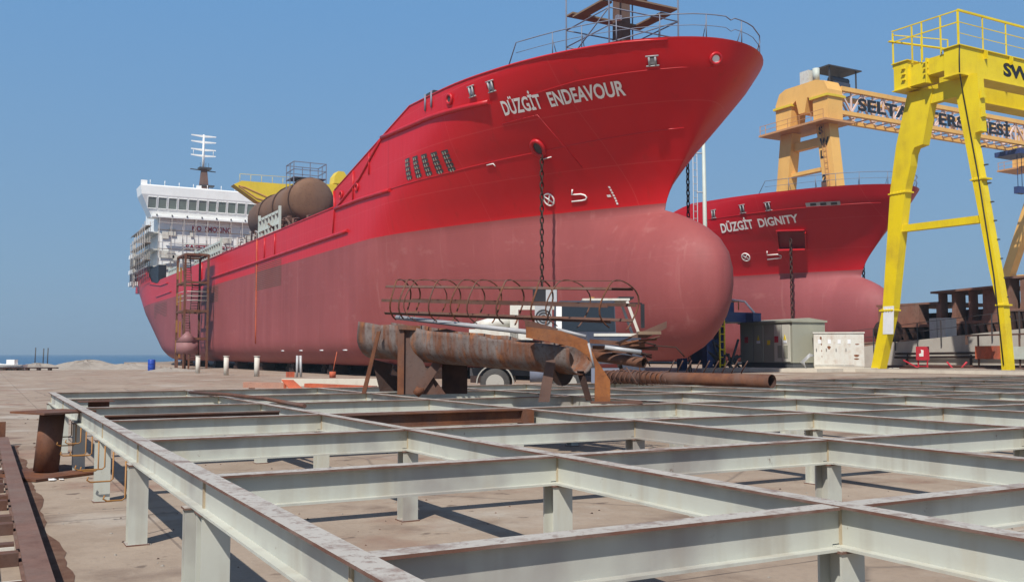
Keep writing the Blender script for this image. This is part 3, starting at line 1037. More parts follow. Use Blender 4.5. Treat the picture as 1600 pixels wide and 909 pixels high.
# pale lattice walkway frames along the rail
def lattice(y0, y1, z0, z1, x=24.0):
    mb = MB()
    n = max(3, int((y1 - y0) / 1.25))
    mb.bar((x, y0, z1), (x, y1, z1), 0.22, 0.26)
    mb.bar((x, y0, (z0 + z1) / 2), (x, y1, (z0 + z1) / 2), 0.2, 0.2)
    for i in range(n + 1):
        y = y0 + (y1 - y0) * i / n
        mb.bar((x, y, z0 - 1.3), (x, y, z1 + (0.5 if i in (0, n) else 0)), 0.2, 0.22)
        if i < n:
            yn = y0 + (y1 - y0) * (i + 1) / n
            zm = (z0 + z1) / 2
            mb.prism([(x - .04, y, zm), (x - .04, yn, zm), (x - .04, y, zm + (z1 - zm) * .8)], (.08, 0, 0))
            mb.prism([(x - .04, y, z0), (x - .04, yn, z0), (x - .04, y, z0 + (zm - z0) * .85)], (.08, 0, 0))
    return mb.build('lattice_frame', M['mint'], A.root)
lattice(88.3, 95.8, 12.7, 14.9)
lattice(113.3, 128.5, 12.7, 14.6)
lattice(140.5, 148.5, 12.4, 13.9)
# accommodation block and wheelhouse
mb = MB()
mb.box((24.3, 160.0, 11.42), (40.6, 176, 23.4))
ac = mb.build('accommodation_block', M['white'], A.root)
mb = MB()
for z in (15.6, 18.3, 21.0):
    mb.box((22.6, 160.6, z - .16), (24.28, 177, z))
    for k in range(6):
        mb.bar((22.7, 161.5 + k * 3, z), (22.7, 161.5 + k * 3, z + 1.1), .05, .05)
    mb.bar((22.7, 161.5, z + 1.1), (22.7, 176.5, z + 1.1), .05, .05)
    mb.bar((22.7, 176.9, z - 2.6), (22.7, 176.9, z), .3, .3)
mb.build('side_deck', M['white_dirty'], ac)
mb = MB()
for k in range(3):
    mb.prism([(22.9, 163 + k, 18.3 - 0), (22.9, 174, 15.7), (22.9, 174.6, 15.7), (22.9, 163.6 + k, 18.3)], (.8, 0, 0))
    break
mb.box((22.5, 178, 13.5), (24.3, 182, 14.2)); mb.box((22.5, 178, 15.6), (24.3, 182, 16.3)); mb.box((22.5, 178, 18.3), (24.3, 182, 19.0))
mb.box((22.7, 179, 14.2), (24.0, 181, 18.3), 1)
mb.build('lifeboat_davit', [M['white'], M['black']], ac)
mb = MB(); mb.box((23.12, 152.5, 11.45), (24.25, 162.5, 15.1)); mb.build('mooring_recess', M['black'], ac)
mb = MB()
prf = [(21.1, 28.1), (21.3, 26.7), (22.9, 23.43), (42.1, 23.43), (43.7, 26.7), (43.9, 28.1), (43.2, 28.3), (21.8, 28.3)]
y0s = {28.1: 158.7, 26.7: 158.75, 23.43: 159.75, 28.3: 159.0}
v0 = [Vector((x, y0s[z], z)) for x, z in prf]
v1 = [Vector((x, 163.5, z)) for x, z in prf]
n = len(prf)
mb.add(v0 + v1, [(0, 1, 4, 5), (1, 2, 3, 4), (0, 5, 6, 7), tuple(range(n, 2 * n))] + [(i, (i + 1) % n, n + (i + 1) % n, n + i) for i in range(n)])
wh = mb.build('wheelhouse', M['white'], A.root)
for i in range(13):
    xa = 22.15 + i * 1.545
    def fp(x, z, o=0.02):
        return Vector((x, 159.75 + (158.75 - 159.75) * (z - 23.43) / (26.7 - 23.43) - o, z))
    f = MB(); a, b, c, d = fp(xa + .12, 24.6), fp(xa + 1.42, 24.6), fp(xa + 1.42, 26.35), fp(xa + .12, 26.35)
    f.add([a, b, c, d], [(0, 1, 2, 3)])
    wo = f.build('window', M['glass'], wh)
    g = MB()
    for p, q in ((a, b), (b, c), (c, d), (d, a)):
        g.bar(p, q, .12, .10)
    g.build('window_frame', M['white'], wo)
mb = MB(); mb.box((24.3, 163.52, 23.45), (40.6, 175.5, 27.0)); mb.build('bridge_house', M['white'], wh)
mb = MB()
mb.box((22.9, 158.6, 23.15), (42.2, 160.2, 23.42))
for i in range(9):
    mb.cbox((23.6 + i * 2.3, 158.55, 23.5), (.22, .1, .22), 1)
mb.build('wheelhouse_ledge', [M['white'], M['dark']], wh)
for i in range(10):
    x = 22.6 + i * 2.2
    mb = MB(); mb.tube([(x, 159.4, 28.3), (x, 159.4, 28.9 + .3 * random.random())], .05, 6)
    mb.build('roof_fitting', M['white'], wh)
mb = MB(); mb.cbox((21.7, 159.6, 28.6), (.9, .6, .8)); mb.build('roof_box', M['white'], wh)
mb = MB(); mb.cbox((30.1, 159.6, 28.55), (.7, .6, .5)); mb.build('roof_box', M['white'], wh)
for txt, xa, z, w in (('NO  SMOKING', 29.25, 21.45, 6.2), ('SAFETY  FIRST', 28.3, 18.35, 7.6)):
    flat_text(txt, (xa, 160, z), (1, 0, 0), (0, 0, 1), 0.85, w, 0.03, 0.03).build('safety_lettering', M['text_red'], ac)
# radar mast
mb = MB()
box_taper(mb, (31.5, 163), .75, .75, .42, .42, 28.2, 32.2)
rm = mb.build('radar_mast', M['rust_mauve'], A.root)
mb = MB()
mb.box((30.6, 162.2, 32.2), (32.6, 163.8, 32.45)); mb.box((30.8, 162.2, 29.3), (33.1, 163.8, 29.5)); mb.bar((29.3, 163, 32.1), (33.4, 163, 31.9), .12, .16)
for i in range(4):
    mb.tube([(31 + i * .45, 163.6, 32.4), (31 + i * .45, 163.6, 33.4)], .03, 5)
mb.build('mast_platform', M['dark'], rm)
mb = MB()
mb.tube([(31.35, 163, 32.2), (31.35, 163, 38.0)], [.22, .15], 8)
mb.build('mast_pole', M['white'], rm)
for z in (34.6, 35.6, 36.9, 37.9):
    mb = MB()
    for sg in (1, -1):
        mb.prism([(31.35, 162.9, z), (31.35 + sg * 2.0, 162.9, z - .02), (31.35 + sg * 2.0, 162.9, z - .17), (31.35 + sg * .3, 162.9, z - .35), (31.35, 162.9, z - .4)], (0, .2, 0))
    if z == 34.6:
        for sg in (1, -1):
            mb.tube([(31.35 + sg * 1.6, 163, 34.6), (31.35 + sg * 1.6, 163, 35.5)], .05, 5)
    mb.build('mast_yard', M['white'], rm)
# rudder post below the stern
mb = MB(); mb.prism([(31.8, 176, 1.2), (31.8, 180, 1.2), (31.8, 181, 8.5), (31.8, 177, 8.5)], (.4, 0, 0)); mb.build('rudder', M['rust_mauve'], A.root)

# scaffolding round the accommodation front and round the foremast
sc = thing('scaffolding', 'thin tube scaffolding with plank walkways over the white wheelhouse front of the large tanker', 'scaffolding', (32, 158.9, 12))
mb = MB()
xs = [24.0 + 1.84 * i for i in range(10)]
for x in xs:
    for y in (158.2, 159.3):
        mb.tube([(x, y, 12), (x, y, 23.0 + random.random() * .3)], .038, 5)
mb.build('upright', M['scaf'], sc)
mb = MB()
for z in (13.3, 14.4, 16.2, 17.2, 19.2, 20.3, 22.3):
    mb.tube([(23.7, 158.2, z), (41, 158.2, z)], .04, 5)
mb.build('ledger', M['scaf'], sc)
mb = MB()
for z in (15.3, 18.4 - .2, 21.2):
    mb.box((23.8, 158.25, z - .06), (41, 158.7, z))
mb.build('walkway', M['plank'], sc)
mb = MB()
for i in range(70):
    x = 24 + random.random() * 15.5
    z = 12.5 + random.random() * 9.5
    if 20.6 < z < 22.6 or 17.4 < z < 19.4:
        continue
    mb = MB(); mb.box((x, 159.75, z), (x + .5 + random.random() * 2.2, 159.8, z + .3 + random.random() * .9))
    mb.build('netting_sheet', M['white_dirty'], sc)
mb = MB()
for k in range(9):
    y = 160.4 + k * 2.0
    for x in (22.1, 22.9):
        mb.tube([(x, y, 13.2), (x, y, 22.6 - .25 * k)], .06, 5)
for z in (14.2, 15.2, 16.6, 17.6, 19.2, 20.2, 21.6):
    mb.tube([(22.1, 159, z), (22.1, 176.8, z)], .05, 5)
mb.build('side_frame', M['scaf'], sc)
for z in (16.4, 19.1, 21.8):
    mb = MB(); mb.box((22.1, 159, z - .08), (22.9, 176, z)); mb.build('side_walkway', M['plank'], sc)

fs = thing('mast_scaffold', 'tube scaffold with plank floors around the dark foremast at the bow of the large tanker', 'scaffold', (32, 44.8, 16))
mb = MB()
X0, X1, Y0, Y1 = 29.6, 34.4, 42.6, 47.0
ft = [(X0, Y0), (X1, Y0), (X1, Y1), (X0, Y1)]
for x, y in ft:
    mb.tube([(x, y, 15.7), (x, y, 27)], .05, 6)
for z in (18.6, 19.6, 20.6, 23.4):
    for a, b in zip(ft, ft[1:] + ft[:1]):
        mb.tube([(*a, z), (*b, z)], .04, 5)
mb.tube([(X0, Y1, 18.6), (X0, Y0, 20.6)], .04, 5); mb.tube([(X0, Y0, 18.6), (X1, Y0, 20.6)], .04, 5); mb.tube([(X1, Y0, 18.6), (X1, Y1, 20.6)], .04, 5)
mb.build('frame', M['bluegrey'], fs)
for z in (18.3, 21.3, 22.9):
    for lo, hi in (((X0, Y0, z), (X1, Y0 + .7, z + .1)), ((X0, Y1 - .7, z + .12), (X1, Y1, z + .22)), ((X0, Y0 + .7, z - .12), (X0 + .7, Y1 - .7, z - .02)), ((X1 - .7, Y0 + .7, z - .12), (X1, Y1 - .7, z - .02))):
        mb = MB(); mb.box(lo, hi); mb.build('plank_floor', M['plank'], fs)

# ------------------------------------------------------------------ the second tanker
BULB_OFF[0] = 2.0
B = Ship('tanker_ship', 'smaller looking red tanker lettered DÜZGİT DIGNITY partly behind the yellow gantry crane leg', 40.75, 22.7, M['hull_b'])
B.text('DÜZGİT', 73.17, 13.67, 69.5, 13.8, 0.95, 'ship_name', 0.03)
B.text('DIGNITY', 68.94, 13.82, 65.1, 13.95, 0.9, 'ship_name', 0.03)
bow_rail(B, 10)
B.line([(75, 15.1), (66, 15.1), (62, 15.08), (58.6, 15.1)], 0.03, 'weld_seam', M['red'], off=0.01, step=0.5)
for Y, z in ((73.73, 15.57), (69.98, 15.62), (67.17, 15.54)):
    fairlead(B, Y, z, .5, .8, M['red_dark'], M['dark'])
f = MB()
for k in range(4):
    B.plate(63.3 - k * .62, 15.3 - k * .02, .95, .42, f, 0, .03 + .002 * k)
fo = f.build('long_fairlead', M['galv'], B.root)
for k in range(3):
    f = MB(); B.plate(63.1 - k * .8, 15.3 - k * .03, .55, .26, f, 0, .07)
    f.build('fairlead_opening', M['dark'], fo)
# anchor pocket: flat panel, recess shade painted in dark red, with ledge and chain
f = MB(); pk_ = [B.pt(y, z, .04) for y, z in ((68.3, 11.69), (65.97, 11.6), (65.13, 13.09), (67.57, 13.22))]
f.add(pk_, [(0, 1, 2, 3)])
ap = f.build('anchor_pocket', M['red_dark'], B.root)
mb = MB()
mb.bar(pk_[0] - Vector((.1, .1, .1)), pk_[1] - Vector((.1, .1, .1)), .8, .16); mb.build('pocket_ledge', M['red'], ap)
mb = MB(); mb.bar(pk_[3] + Vector((-.1, -.1, .1)), pk_[2] + Vector((-.1, -.1, .1)), .7, .1); mb.build('pocket_roof', M['red'], ap)
for a, b in ((pk_[0], pk_[3]), (pk_[1], pk_[2])):
    mb = MB(); mb.bar(a, b, .1, .6); mb.build('pocket_side', M['red'], ap)
cp = B.pt(66.65, 12.45, .6)
chain_mb(cp.x, cp.y, 12.45, 0.8, .6, .17, .06).build('anchor_chain', M['rust_dark'], B.root)
cp = B.pt(66.4, 12.4, .4, -1)
chain_mb(cp.x, cp.y, 12.4, 0.8, .6, .17, .06).build('anchor_chain', M['rust_dark'], B.root)
mk = B.ring(71.85, 11.2, .42, .42, .06, 'thruster_mark', M['lettering'], off=.02)
mb = MB()
mb.tube([B.pt(71.55, 10.95, .03), B.pt(72.15, 11.45, .03)], .05, 5); mb.tube([B.pt(72.15, 10.95, .03), B.pt(71.55, 11.45, .03)], .05, 5)
mb.build('mark_cross', M['lettering'], mk)
mb = MB(); mb.tube([B.pt(y, z, .03) for y, z in [(69.5, 11.6), (69.7, 11.25), (68.7, 11.25), (68.45, 11.1), (68.6, 10.9), (69.9, 10.85)]], .055, 5)
mb.build('bulbous_bow_mark', M['lettering'], B.root)

# keel blocks carrying the hulls
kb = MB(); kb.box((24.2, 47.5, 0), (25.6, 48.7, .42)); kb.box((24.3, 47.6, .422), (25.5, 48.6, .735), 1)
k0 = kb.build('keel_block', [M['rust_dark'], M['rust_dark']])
tag(k0, 'dark keel block standing in the shade under the big tanker', 'keel block', 'keel blocks under the big tanker')
for i in range(1, 18):
    clone(k0, (1.2 * (i % 2), i * 5.4 + 4, 0))
for i in range(1, 14):
    c = clone(k0, (6.0 + 1.2 * (i % 2), i * 5.4 - 1, 0))

# ------------------------------------------------------------------ the steel frame in the foreground
GX = [1.20, 3.66, 6.37, 9.10, 11.55, 14.15, 16.75, 19.35, 21.95, 24.55, 27.15, 29.75, 32.35]
GY = [3.35, 5.95, 8.72, 11.42, 14.3, 17.2, 20.2]
ZT, HBM, FW = 0.88, 0.207, 0.118
fr = thing('beam_grid', 'grid of pale grey rust-edged steel beams on short columns filling the foreground', 'beam grid', (16, 12, 0))
def ibeam(mb, a, b, zt, fw=FW, h=HBM, axis='Y', at=0.0, top=1):
    tf, tw = 0.014, 0.010
    def bx(c0, c1, z0, z1, m):
        if axis == 'Y':
            mb.box((at - c1, a, z0), (at + c1, b, z1), m)
        else:
            mb.box((a, at - c1, z0), (b, at + c1, z1), m)
    n = 1
    bx(0, fw / 2, zt - tf, zt, top)
    bx(0, tw / 2, zt - h + tf, zt - tf, 0)
    bx(0, fw / 2, zt - h, zt - h + tf, 0)
for i, x in enumerate(GX):
    mb = MB()
    y0 = -1.2 if i < 1 else (0.75 if i < 2 else 3.2)
    ibeam(mb, y0, 20.27, ZT, axis='Y', at=x)
    for y in GY:                                           # weld fillets at the nodes
        mb.box((x - .016, y - .016, ZT - HBM + .014), (x - .005, y - .005, ZT - .014), 2)
        mb.box((x - .016, y + .005, ZT - HBM + .014), (x - .005, y + .016, ZT - .014), 2)
    mb.build('main_beam', [M['web'], M['flange'], M['weld']], fr)
for j, y in enumerate(GY):
    mb = MB()
    for i in range(len(GX) - 1):
        dz = random.uniform(.003, .006)
        ibeam(mb, GX[i] + FW / 2 + .001, GX[i + 1] - FW / 2 - .001, ZT - dz, axis='X', at=y)
        mb.box((GX[i] + .006, y - .005, ZT - HBM + .02), (GX[i] + FW / 2 + .001, y + .005, ZT - .02))
        mb.box((GX[i + 1] - FW / 2 - .001, y - .005, ZT - HBM + .02), (GX[i + 1] - .006, y + .005, ZT - .02))
    mb.build('cross_beam', [M['web'], M['flange']], fr)
def column(x, y, s=.205):
    mb = MB()
    h = ZT - HBM - .001
    zg = ground_z(x, y)
    mb.box((x - s / 2, y - s / 2, zg), (x + s / 2, y - s / 2 + .014, h - .012))
    mb.box((x - s / 2, y + s / 2 - .014, zg), (x + s / 2, y + s / 2, h - .012))
    mb.box((x - .006, y - s / 2 + .014, zg), (x + .006, y + s / 2 - .014, h - .012))
    mb.box((x - s / 2 - .01, y - s / 2 - .01, h - .012), (x + s / 2 + .01, y + s / 2 + .01, h), 1)
    mb.box((x - s / 2 - .015, y - s / 2 - .015, zg), (x + s / 2 + .015, y + s / 2 + .015, zg + .012), 1)
    return mb
for i, x in enumerate(GX):
    for j, y in enumerate(GY):
        if i == 0 and j == 0:
            continue
        if i == 0 and j == 1:
            column(1.165, y + .20, .10).build('column', [M['web'], M['flange']], fr)
            column(1.235, y - .06, .165).build('column', [M['web'], M['flange']], fr)
            continue
        column(x, y + (.0 if i else .02), .152 if (i or j > 1) else .20).build('column', [M['web'], M['flange']], fr)
# yellow hooked rods welded to the left row
for k, (y, z) in enumerate([(9.0, .34), (9.9, .40), (10.6, .44), (11.2, .36), (11.9, .46), (12.6, .40), (13.3, .48), (14.0, .40), (14.7, .46)]):
    mb = MB()
    L = .15 + .05 * (k % 3)
    mb.tube([(1.12 - L, y, z + .05), (1.12 - L - .012, y, z + .02), (1.12 - L + .02, y, z), (1.11, y, z), (1.135, y, z + .02), (1.135, y, ZT - HBM - .001)], .0075, 6)
    mb.build('hooked_rod', M['rod_yellow'], fr)
# loose and rusty pieces lying on the frame
def single(mb, name, mats, label, cat, group=None):
    return tag(mb.build(name, mats), label, cat, group)
mb = MB()
ibeam(mb, 3.75, 6.28, ZT + .01, axis='X', at=10.9, fw=.13, h=.17, top=0)
mb.box((6.14, 10.82, ZT - .2), (6.30, 10.98, ZT + .0))
single(mb, 'rusty_beam', M['rust'], 'rusty brown steel beam laid across the frame left of the trough legs', 'steel beam')
mb = MB()
ibeam(mb, 1.35, 3.5, ZT - .03, axis='X', at=12.75, fw=.12, h=.2, top=0)
single(mb, 'rusty_beam', M['rust_plate'], 'dull brown cross bar spanning the far left bay of the frame', 'steel beam')
mb = MB()
mb.box((1.45, 15.95, ZT - .2), (1.75, 15.98, ZT + .02))
mb.box((1.3, 15.72, ZT + .001), (1.8, 16.02, ZT + .012))
single(mb, 'steel_offcut', M['rust_plate'], 'small rusty plate offcut at the left edge beam of the frame', 'steel plate')
mb = MB(); mb.tube([(3.35, 18.2, ZT + .03), (3.62, 16.2, ZT + .05), (3.78, 14.6, ZT + .05), (3.80, 12.6, ZT + .03)], .03, 6)
single(mb, 'steel_bar', M['rust_plate'], 'long thin curved steel bar lying along the second beam from the left', 'steel bar')

# ------------------------------------------------------------------ rusty trough on its stands
TA, TB = Vector((6.67, 17.57, 2.22)), Vector((8.12, 12.45, 1.70))
def tp(t, dz=0.0, side=0.0):
    d = (TB - TA)
    n = Vector((d.y, -d.x, 0)).normalized()           # + towards the camera's right-rear
    return TA + d * t + n * side + Vector((0, 0, dz))
tr = thing('rusty_trough', 'long streaked rusty half-round steel trough propped on plate stands above the frame', 'trough', (7.4, 15, ZT + .002))
def trough_mb(n=14, segs=16):
    # U-shaped sheet: upright sides over a half-round bottom, tapering to the right end
    mb = MB()
    d = (TB - TA).normalized()
    sx = d.cross(Vector((0, 0, 1))).normalized()
    uz = sx.cross(d).normalized()
    w = 0
    for k in range(segs + 1):
        t = k / segs
        c = TA + (TB - TA) * t
        r, sd = .40 - .09 * t, .30 - .18 * t
        for th in (0, .018):
            rr = r - th
            sec = [(-rr, 0), (-rr, -sd * .35), (-rr, -sd * .7)] + [(math.cos(PI + PI * i / n) * rr, -sd + math.sin(PI + PI * i / n) * rr) for i in range(n + 1)] + [(rr, -sd * .7), (rr, -sd * .35), (rr, 0)]
            w = len(sec)
            for i, (a, b) in enumerate(sec):
                j = .015 * math.sin(k * 2.7) + .01 * math.sin(k * 5.1) if i in (0, w - 1) else .004 * math.sin(k * 1.9 + i)
                mb.v.append(c + sx * (a + .006 * math.sin(k * 1.3 + i * .8)) + uz * (b + j))
    for k in range(segs):
        a = k * 2 * w
        for i in range(w - 1):
            mb.f.append([a + i, a + i + 1, a + 2 * w + i + 1, a + 2 * w + i]); mb.mi.append(0); mb.sm.append(True)
            mb.f.append([a + w + i + 1, a + w + i, a + 3 * w + i, a + 3 * w + i + 1]); mb.mi.append(0); mb.sm.append(True)
        for i in (0, w - 1):
            mb.f.append([a + i, a + w + i, a + 3 * w + i, a + 2 * w + i]); mb.mi.append(0); mb.sm.append(False)
    for k in (0, segs):
        a = k * 2 * w
        for i in range(w - 1):
            mb.f.append([a + i, a + w + i, a + w + i + 1, a + i + 1]); mb.mi.append(0); mb.sm.append(False)
    return mb
trough_mb().build('shell', M['rust_trough'], tr)
dT = (TB - TA).normalized()
sT = Vector((dT.y, -dT.x, 0)).normalized()
cs = -sT if sT.dot(Vector((-.483, -.875, 0))) < 0 else sT    # side of the trough that faces the photographer
# stands: upright plates on the near side of the trough
z0 = ZT + .003
def slab(pts, th=.03, near=0.0):
    pts = [Vector(p) for p in pts]
    return MB().prism([p - Vector((.483, .875, 0)) * near for p in pts], Vector((.483, .875, 0)) * th)
slab([(6.62, 16.22, 2.12), (6.72, 16.16, 2.12), (6.72, 16.16, z0), (6.62, 16.22, z0)], .12, .22).build('stand_post', M['rust'], tr)
slab([(6.62, 16.18, 2.12), (6.96, 16.0, 2.10), (6.96, 16.0, 2.02), (6.62, 16.18, 2.04)], .05, .24).build('stand_cap', M['rust'], tr)
slab([(6.725, 16.28, 2.08), (6.95, 16.15, 2.10), (6.98, 16.13, 1.78), (7.05, 16.10, 1.5), (7.17, 16.04, 1.2), (7.32, 15.96, z0), (6.73, 16.27, z0)], .025, .26).build('gusset_plate', M['rust_plate'], tr)
slab([(6.79, 15.9, 1.0), (6.91, 15.83, z0 + .01), (7.24, 15.65, 1.46), (7.14, 15.70, 1.56)], .04, .02).build('brace', M['rust_plate'], tr)
slab([(6.90, 15.96, 1.32), (7.02, 15.90, 1.36), (7.33, 15.74, z0), (7.20, 15.80, z0)], .03).build('brace', M['rust_plate'], tr)
MB().tube([(6.78, 15.82, z0 + .0), (6.86, 15.78, z0 + .1), (6.86, 15.78, 1.0)], [.07, .085, .05], 12).build('clamp', M['rust'], tr)
slab([(6.34, 16.61, 2.01), (6.40, 16.58, 2.02), (6.17, 16.70, z0), (6.10, 16.73, z0)], .06).build('prop_bar', M['rust'], tr)
slab([(6.75, 17.5, z0), (7.15, 17.3, z0), (7.15, 17.3, 1.15), (6.9, 17.4, 1.2), (6.95, 17.35, 1.4), (6.6, 17.55, 1.5)], .25).build('rear_stand', M['rust_dark'], tr)
slab([(7.35, 15.95, z0), (7.75, 15.72, z0), (7.75, 15.72, 1.5), (7.35, 15.95, 1.55)], .05).build('rear_plate', M['rust_dark'], tr)
slab([(7.50, 12.53, 1.5), (7.63, 12.46, 1.52), (7.55, 12.51, z0), (7.40, 12.59, z0)], .06, .10).build('leg', M['rust_mauve'], tr)
slab([(8.08, 12.56, 1.34), (8.17, 12.50, 1.34), (8.28, 12.44, z0), (8.20, 12.49, z0)], .05).build('leg', M['rust_dark'], tr)
slab([(7.14, 12.51, 1.84), (7.14, 12.51, 2.0), (7.59, 12.26, 1.94), (7.92, 12.08, 1.80), (8.03, 12.01, 1.53), (8.21, 11.91, 1.22), (8.21, 11.91, z0 + .03), (8.01, 12.02, z0 + .03), (8.02, 12.02, 1.40), (7.92, 12.08, 1.58), (7.76, 12.17, 1.7), (7.47, 12.32, 1.77)], .035, .34).build('curved_bracket', M['rust_orange'], tr)
slab([(7.95, 12.02, z0), (8.6, 11.66, z0), (8.6, 11.66, z0 + .03), (7.95, 12.02, z0 + .03)], .2, .36).build('bracket_foot', M['rust_plate'], tr)
c = TB
MB().tube([c + Vector((-.12, .42, -.30)), c + Vector((-.115, .405, -.30))], .30, 20).build('end_plate', M['rust_dark'], tr)

# pipe lying on the trough edge
def lying(name, p, q, r, mat, label, cat, t=None, group=None):
    mb = MB()
    if t:
        mb.pipe(p, q, r, t, 20, 0, 1)
        return single(mb, name, [mat, M['rust_dark']], label, cat, group)
    mb.tube([p, q], r, 14)
    return single(mb, name, mat, label, cat, group)
lying('steel_pipe', (6.80, 16.78, 2.285), (7.76, 13.50, 1.955), .042, M['pale_rod'], 'long pale grey pipe resting along the near rim of the rusty trough', 'pipe', .006)
lying('steel_pipe', (7.62, 12.36, 1.97), (7.90, 12.02, 1.86), .024, M['pale_rod'], 'short grey rod on the rim at the right end of the rusty trough', 'pipe')
# caged ladder hoops on top
CA, CB = Vector((6.86, 16.75, 2.60)), Vector((8.60, 12.15, 2.34))
cg = thing('ladder_safety_cage', 'rusty round safety cage of a ladder lying on top of the trough', 'ladder cage', tuple(tp(.5, 0.0)))
dC = (CB - CA).normalized()
sC = dC.cross(Vector((0, 0, 1))).normalized()
uC = sC.cross(dC).normalized()
RC = .40
def cage_pt(t, a, r=RC):
    return CA + (CB - CA) * t + sC * math.cos(a) * r + uC * math.sin(a) * r
for t in (0, .05, .135, .235, .35, .43, .55, .69, .80, 1.0):
    a0, a1 = R(-62), R(242)
    j = random.uniform(-.12, .12)
    tl = random.uniform(-.035, .035)
    mb = MB()
    n = 26
    pts = [cage_pt(t + tl * math.cos(a0 + (a1 - a0) * i / n) + .008 * math.sin(3 * (a0 + (a1 - a0) * i / n)), a0 + (a1 - a0) * i / n + j) for i in range(n + 1)]
    for p, q in zip(pts, pts[1:]):
        mb.bar(p - (q - p) * .08, q + (q - p) * .08, (.028), .010, 0, tuple((p - (CA + (CB - CA) * t)).normalized()))
    mb.build('hoop', M['rust'], cg)
for k, a in enumerate((R(84), R(40), R(-2), R(-40), R(135), R(176), R(214))):
    mb = MB()
    mb.bar(cage_pt(-.02, a, RC - .014), cage_pt(1.01, a, RC - .014), .052, .012, 0, tuple(sC * math.cos(a) + uC * math.sin(a)))
    mb.build('longitudinal_bar', M['rust_plate'], cg)
# scrap heaped at the right end of the trough
mb = MB()
mb.prism([(7.21, 12.66, 2.10), (7.69, 12.40, 1.95), (7.69, 12.40, 1.83), (7.23, 12.65, 1.90)], (.02, .035, 0))
mb.prism([(7.21, 12.66, 2.10), (7.69, 12.40, 1.95), (7.80, 12.62, 1.97), (7.32, 12.9, 2.12)], (0, 0, .02))
single(mb, 'rusty_channel', M['rust_plate'], 'short rusty channel resting across the right part of the trough', 'steel channel')
mb = MB()
mb.pipe((8.16, 12.30, 1.58), (8.50, 11.40, 1.475), .078, .012, 18, 0, 1)
single(mb, 'rusty_pipe', [M['rust'], M['rust_dark']], 'rusty pipe with its dark open end poking out of the trough end', 'pipe')
mb = MB()
mb.prism([(8.24, 11.44, 1.84), (8.74, 11.16, 2.08), (8.74, 11.17, 1.98), (8.48, 11.31, 1.83)], (.02, .03, 0))
mb.prism([(8.05, 11.5, 1.76), (8.3, 11.4, 1.86), (8.34, 11.4, 1.86), (8.12, 11.5, 1.74)], (.04, .05, 0))
single(mb, 'steel_plate', M['rust_mauve'], 'angular weathered plate sticking up beyond the right end of the trough', 'steel plate')
mb = MB(); mb.bar((8.31, 11.29, 1.905), (8.60, 11.13, 1.905), .12, .045)
single(mb, 'timber_offcut', M['plank'], 'short pale plank lying on the scrap under the angular plate', 'plank')
bars_ = [((7.81, 11.79, 1.79), (8.52, 11.41, 1.73), .06, .06, 'upper rusty angle bar in the scrap right of the trough'), ((7.9, 11.85, 1.70), (8.75, 11.40, 1.68), .05, .05, 'lower rusty angle bar reaching farthest right in the scrap'), ((8.0, 12.0, 1.66), (8.6, 11.7, 1.62), .10, .04, 'flat rusty bar beneath the shiny pipe in the scrap')]
for p, q, w_, h_, lab in bars_:
    mb = MB(); mb.bar(p, q, w_, h_)
    single(mb, 'angle_bar', M['rust'], lab, 'steel bar', 'loose bars right of the trough')
lying('steel_pipe', (7.89, 11.52, 1.70), (8.35, 11.27, 1.63), .03, M['galv'], 'short shiny galvanised pipe on the scrap at the right end of the trough', 'pipe', .005)
lying('steel_pipe', (7.78, 11.78, 1.76), (7.85, 11.74, 1.40), .020, M['pale_rod'], 'small grey tube hanging down across the curved orange bracket', 'pipe')
rnd = random.Random(5)
for k in range(6):
    p = Vector((8.0 + rnd.random() * .5, 12.0 - rnd.random() * .5, 1.62 + rnd.random() * .2))
    q = p + Vector((rnd.uniform(.25, .55), rnd.uniform(-.35, -.1), rnd.uniform(-.12, .10)))
    mb = MB(); mb.tube([p, (p + q) / 2 + Vector((0, 0, rnd.uniform(-.04, .05))), q], rnd.uniform(.009, .016), 6)
    single(mb, 'scrap_rod', M['rust_dark' if k % 2 else 'rust'], 'thin rusty scrap rod in the heap at the right end of the trough', 'rod', 'scrap rods at the trough end')
mb = MB(); mb.tube([(8.4, 11.5, 1.66), (8.7, 11.35, 1.72), (8.95, 11.22, 1.70), (9.05, 11.15, 1.56)], .010, 6)
single(mb, 'bent_rod', M['rust_dark'], 'thin bent rod curling out of the scrap right of the trough', 'rod')
mb = MB(); mb.tube([(8.3, 11.45, 1.62), (8.5, 11.4, 1.60), (8.58, 11.36, 1.42)], .010, 6)
single(mb, 'bent_rod', M['rust_dark'], 'short thin rod bent downwards above the open pipe end', 'rod')

# pipe wound with rods, lying on the far right of the frame
P0, P1 = Vector((13.95, 20.3, ZT + .15)), Vector((14.68, 15.2, ZT + .15))
pw = thing('rod_wrapped_pipe', 'long rusty pipe wound with slanting rods in front of the grey kiosk', 'pipe', tuple((P0 + P1) / 2 - Vector((0, 0, .155))))
MB().pipe(P0, P1, .145, .012, 24, 0, 1).build('pipe_body', [M['rust'], M['rust_dark']], pw)
dP = (P1 - P0).normalized(); sP = dP.cross(Vector((0, 0, 1))).normalized(); uP = Vector((0, 0, 1))
L = (P1 - P0).length
mb = MB()
pts = []
for i in range(150):
    t = i / 149
    a = t * 13 * 2 * PI
    pts.append(P0 + dP * (L * .43 * t) + (sP * math.cos(a) + uP * math.sin(a)) * (.165 + .02 * math.sin(i * 1.7)))
mb.tube(pts, .018, 5)
mb.build('coiled_rod', M['rust_plate'], pw)
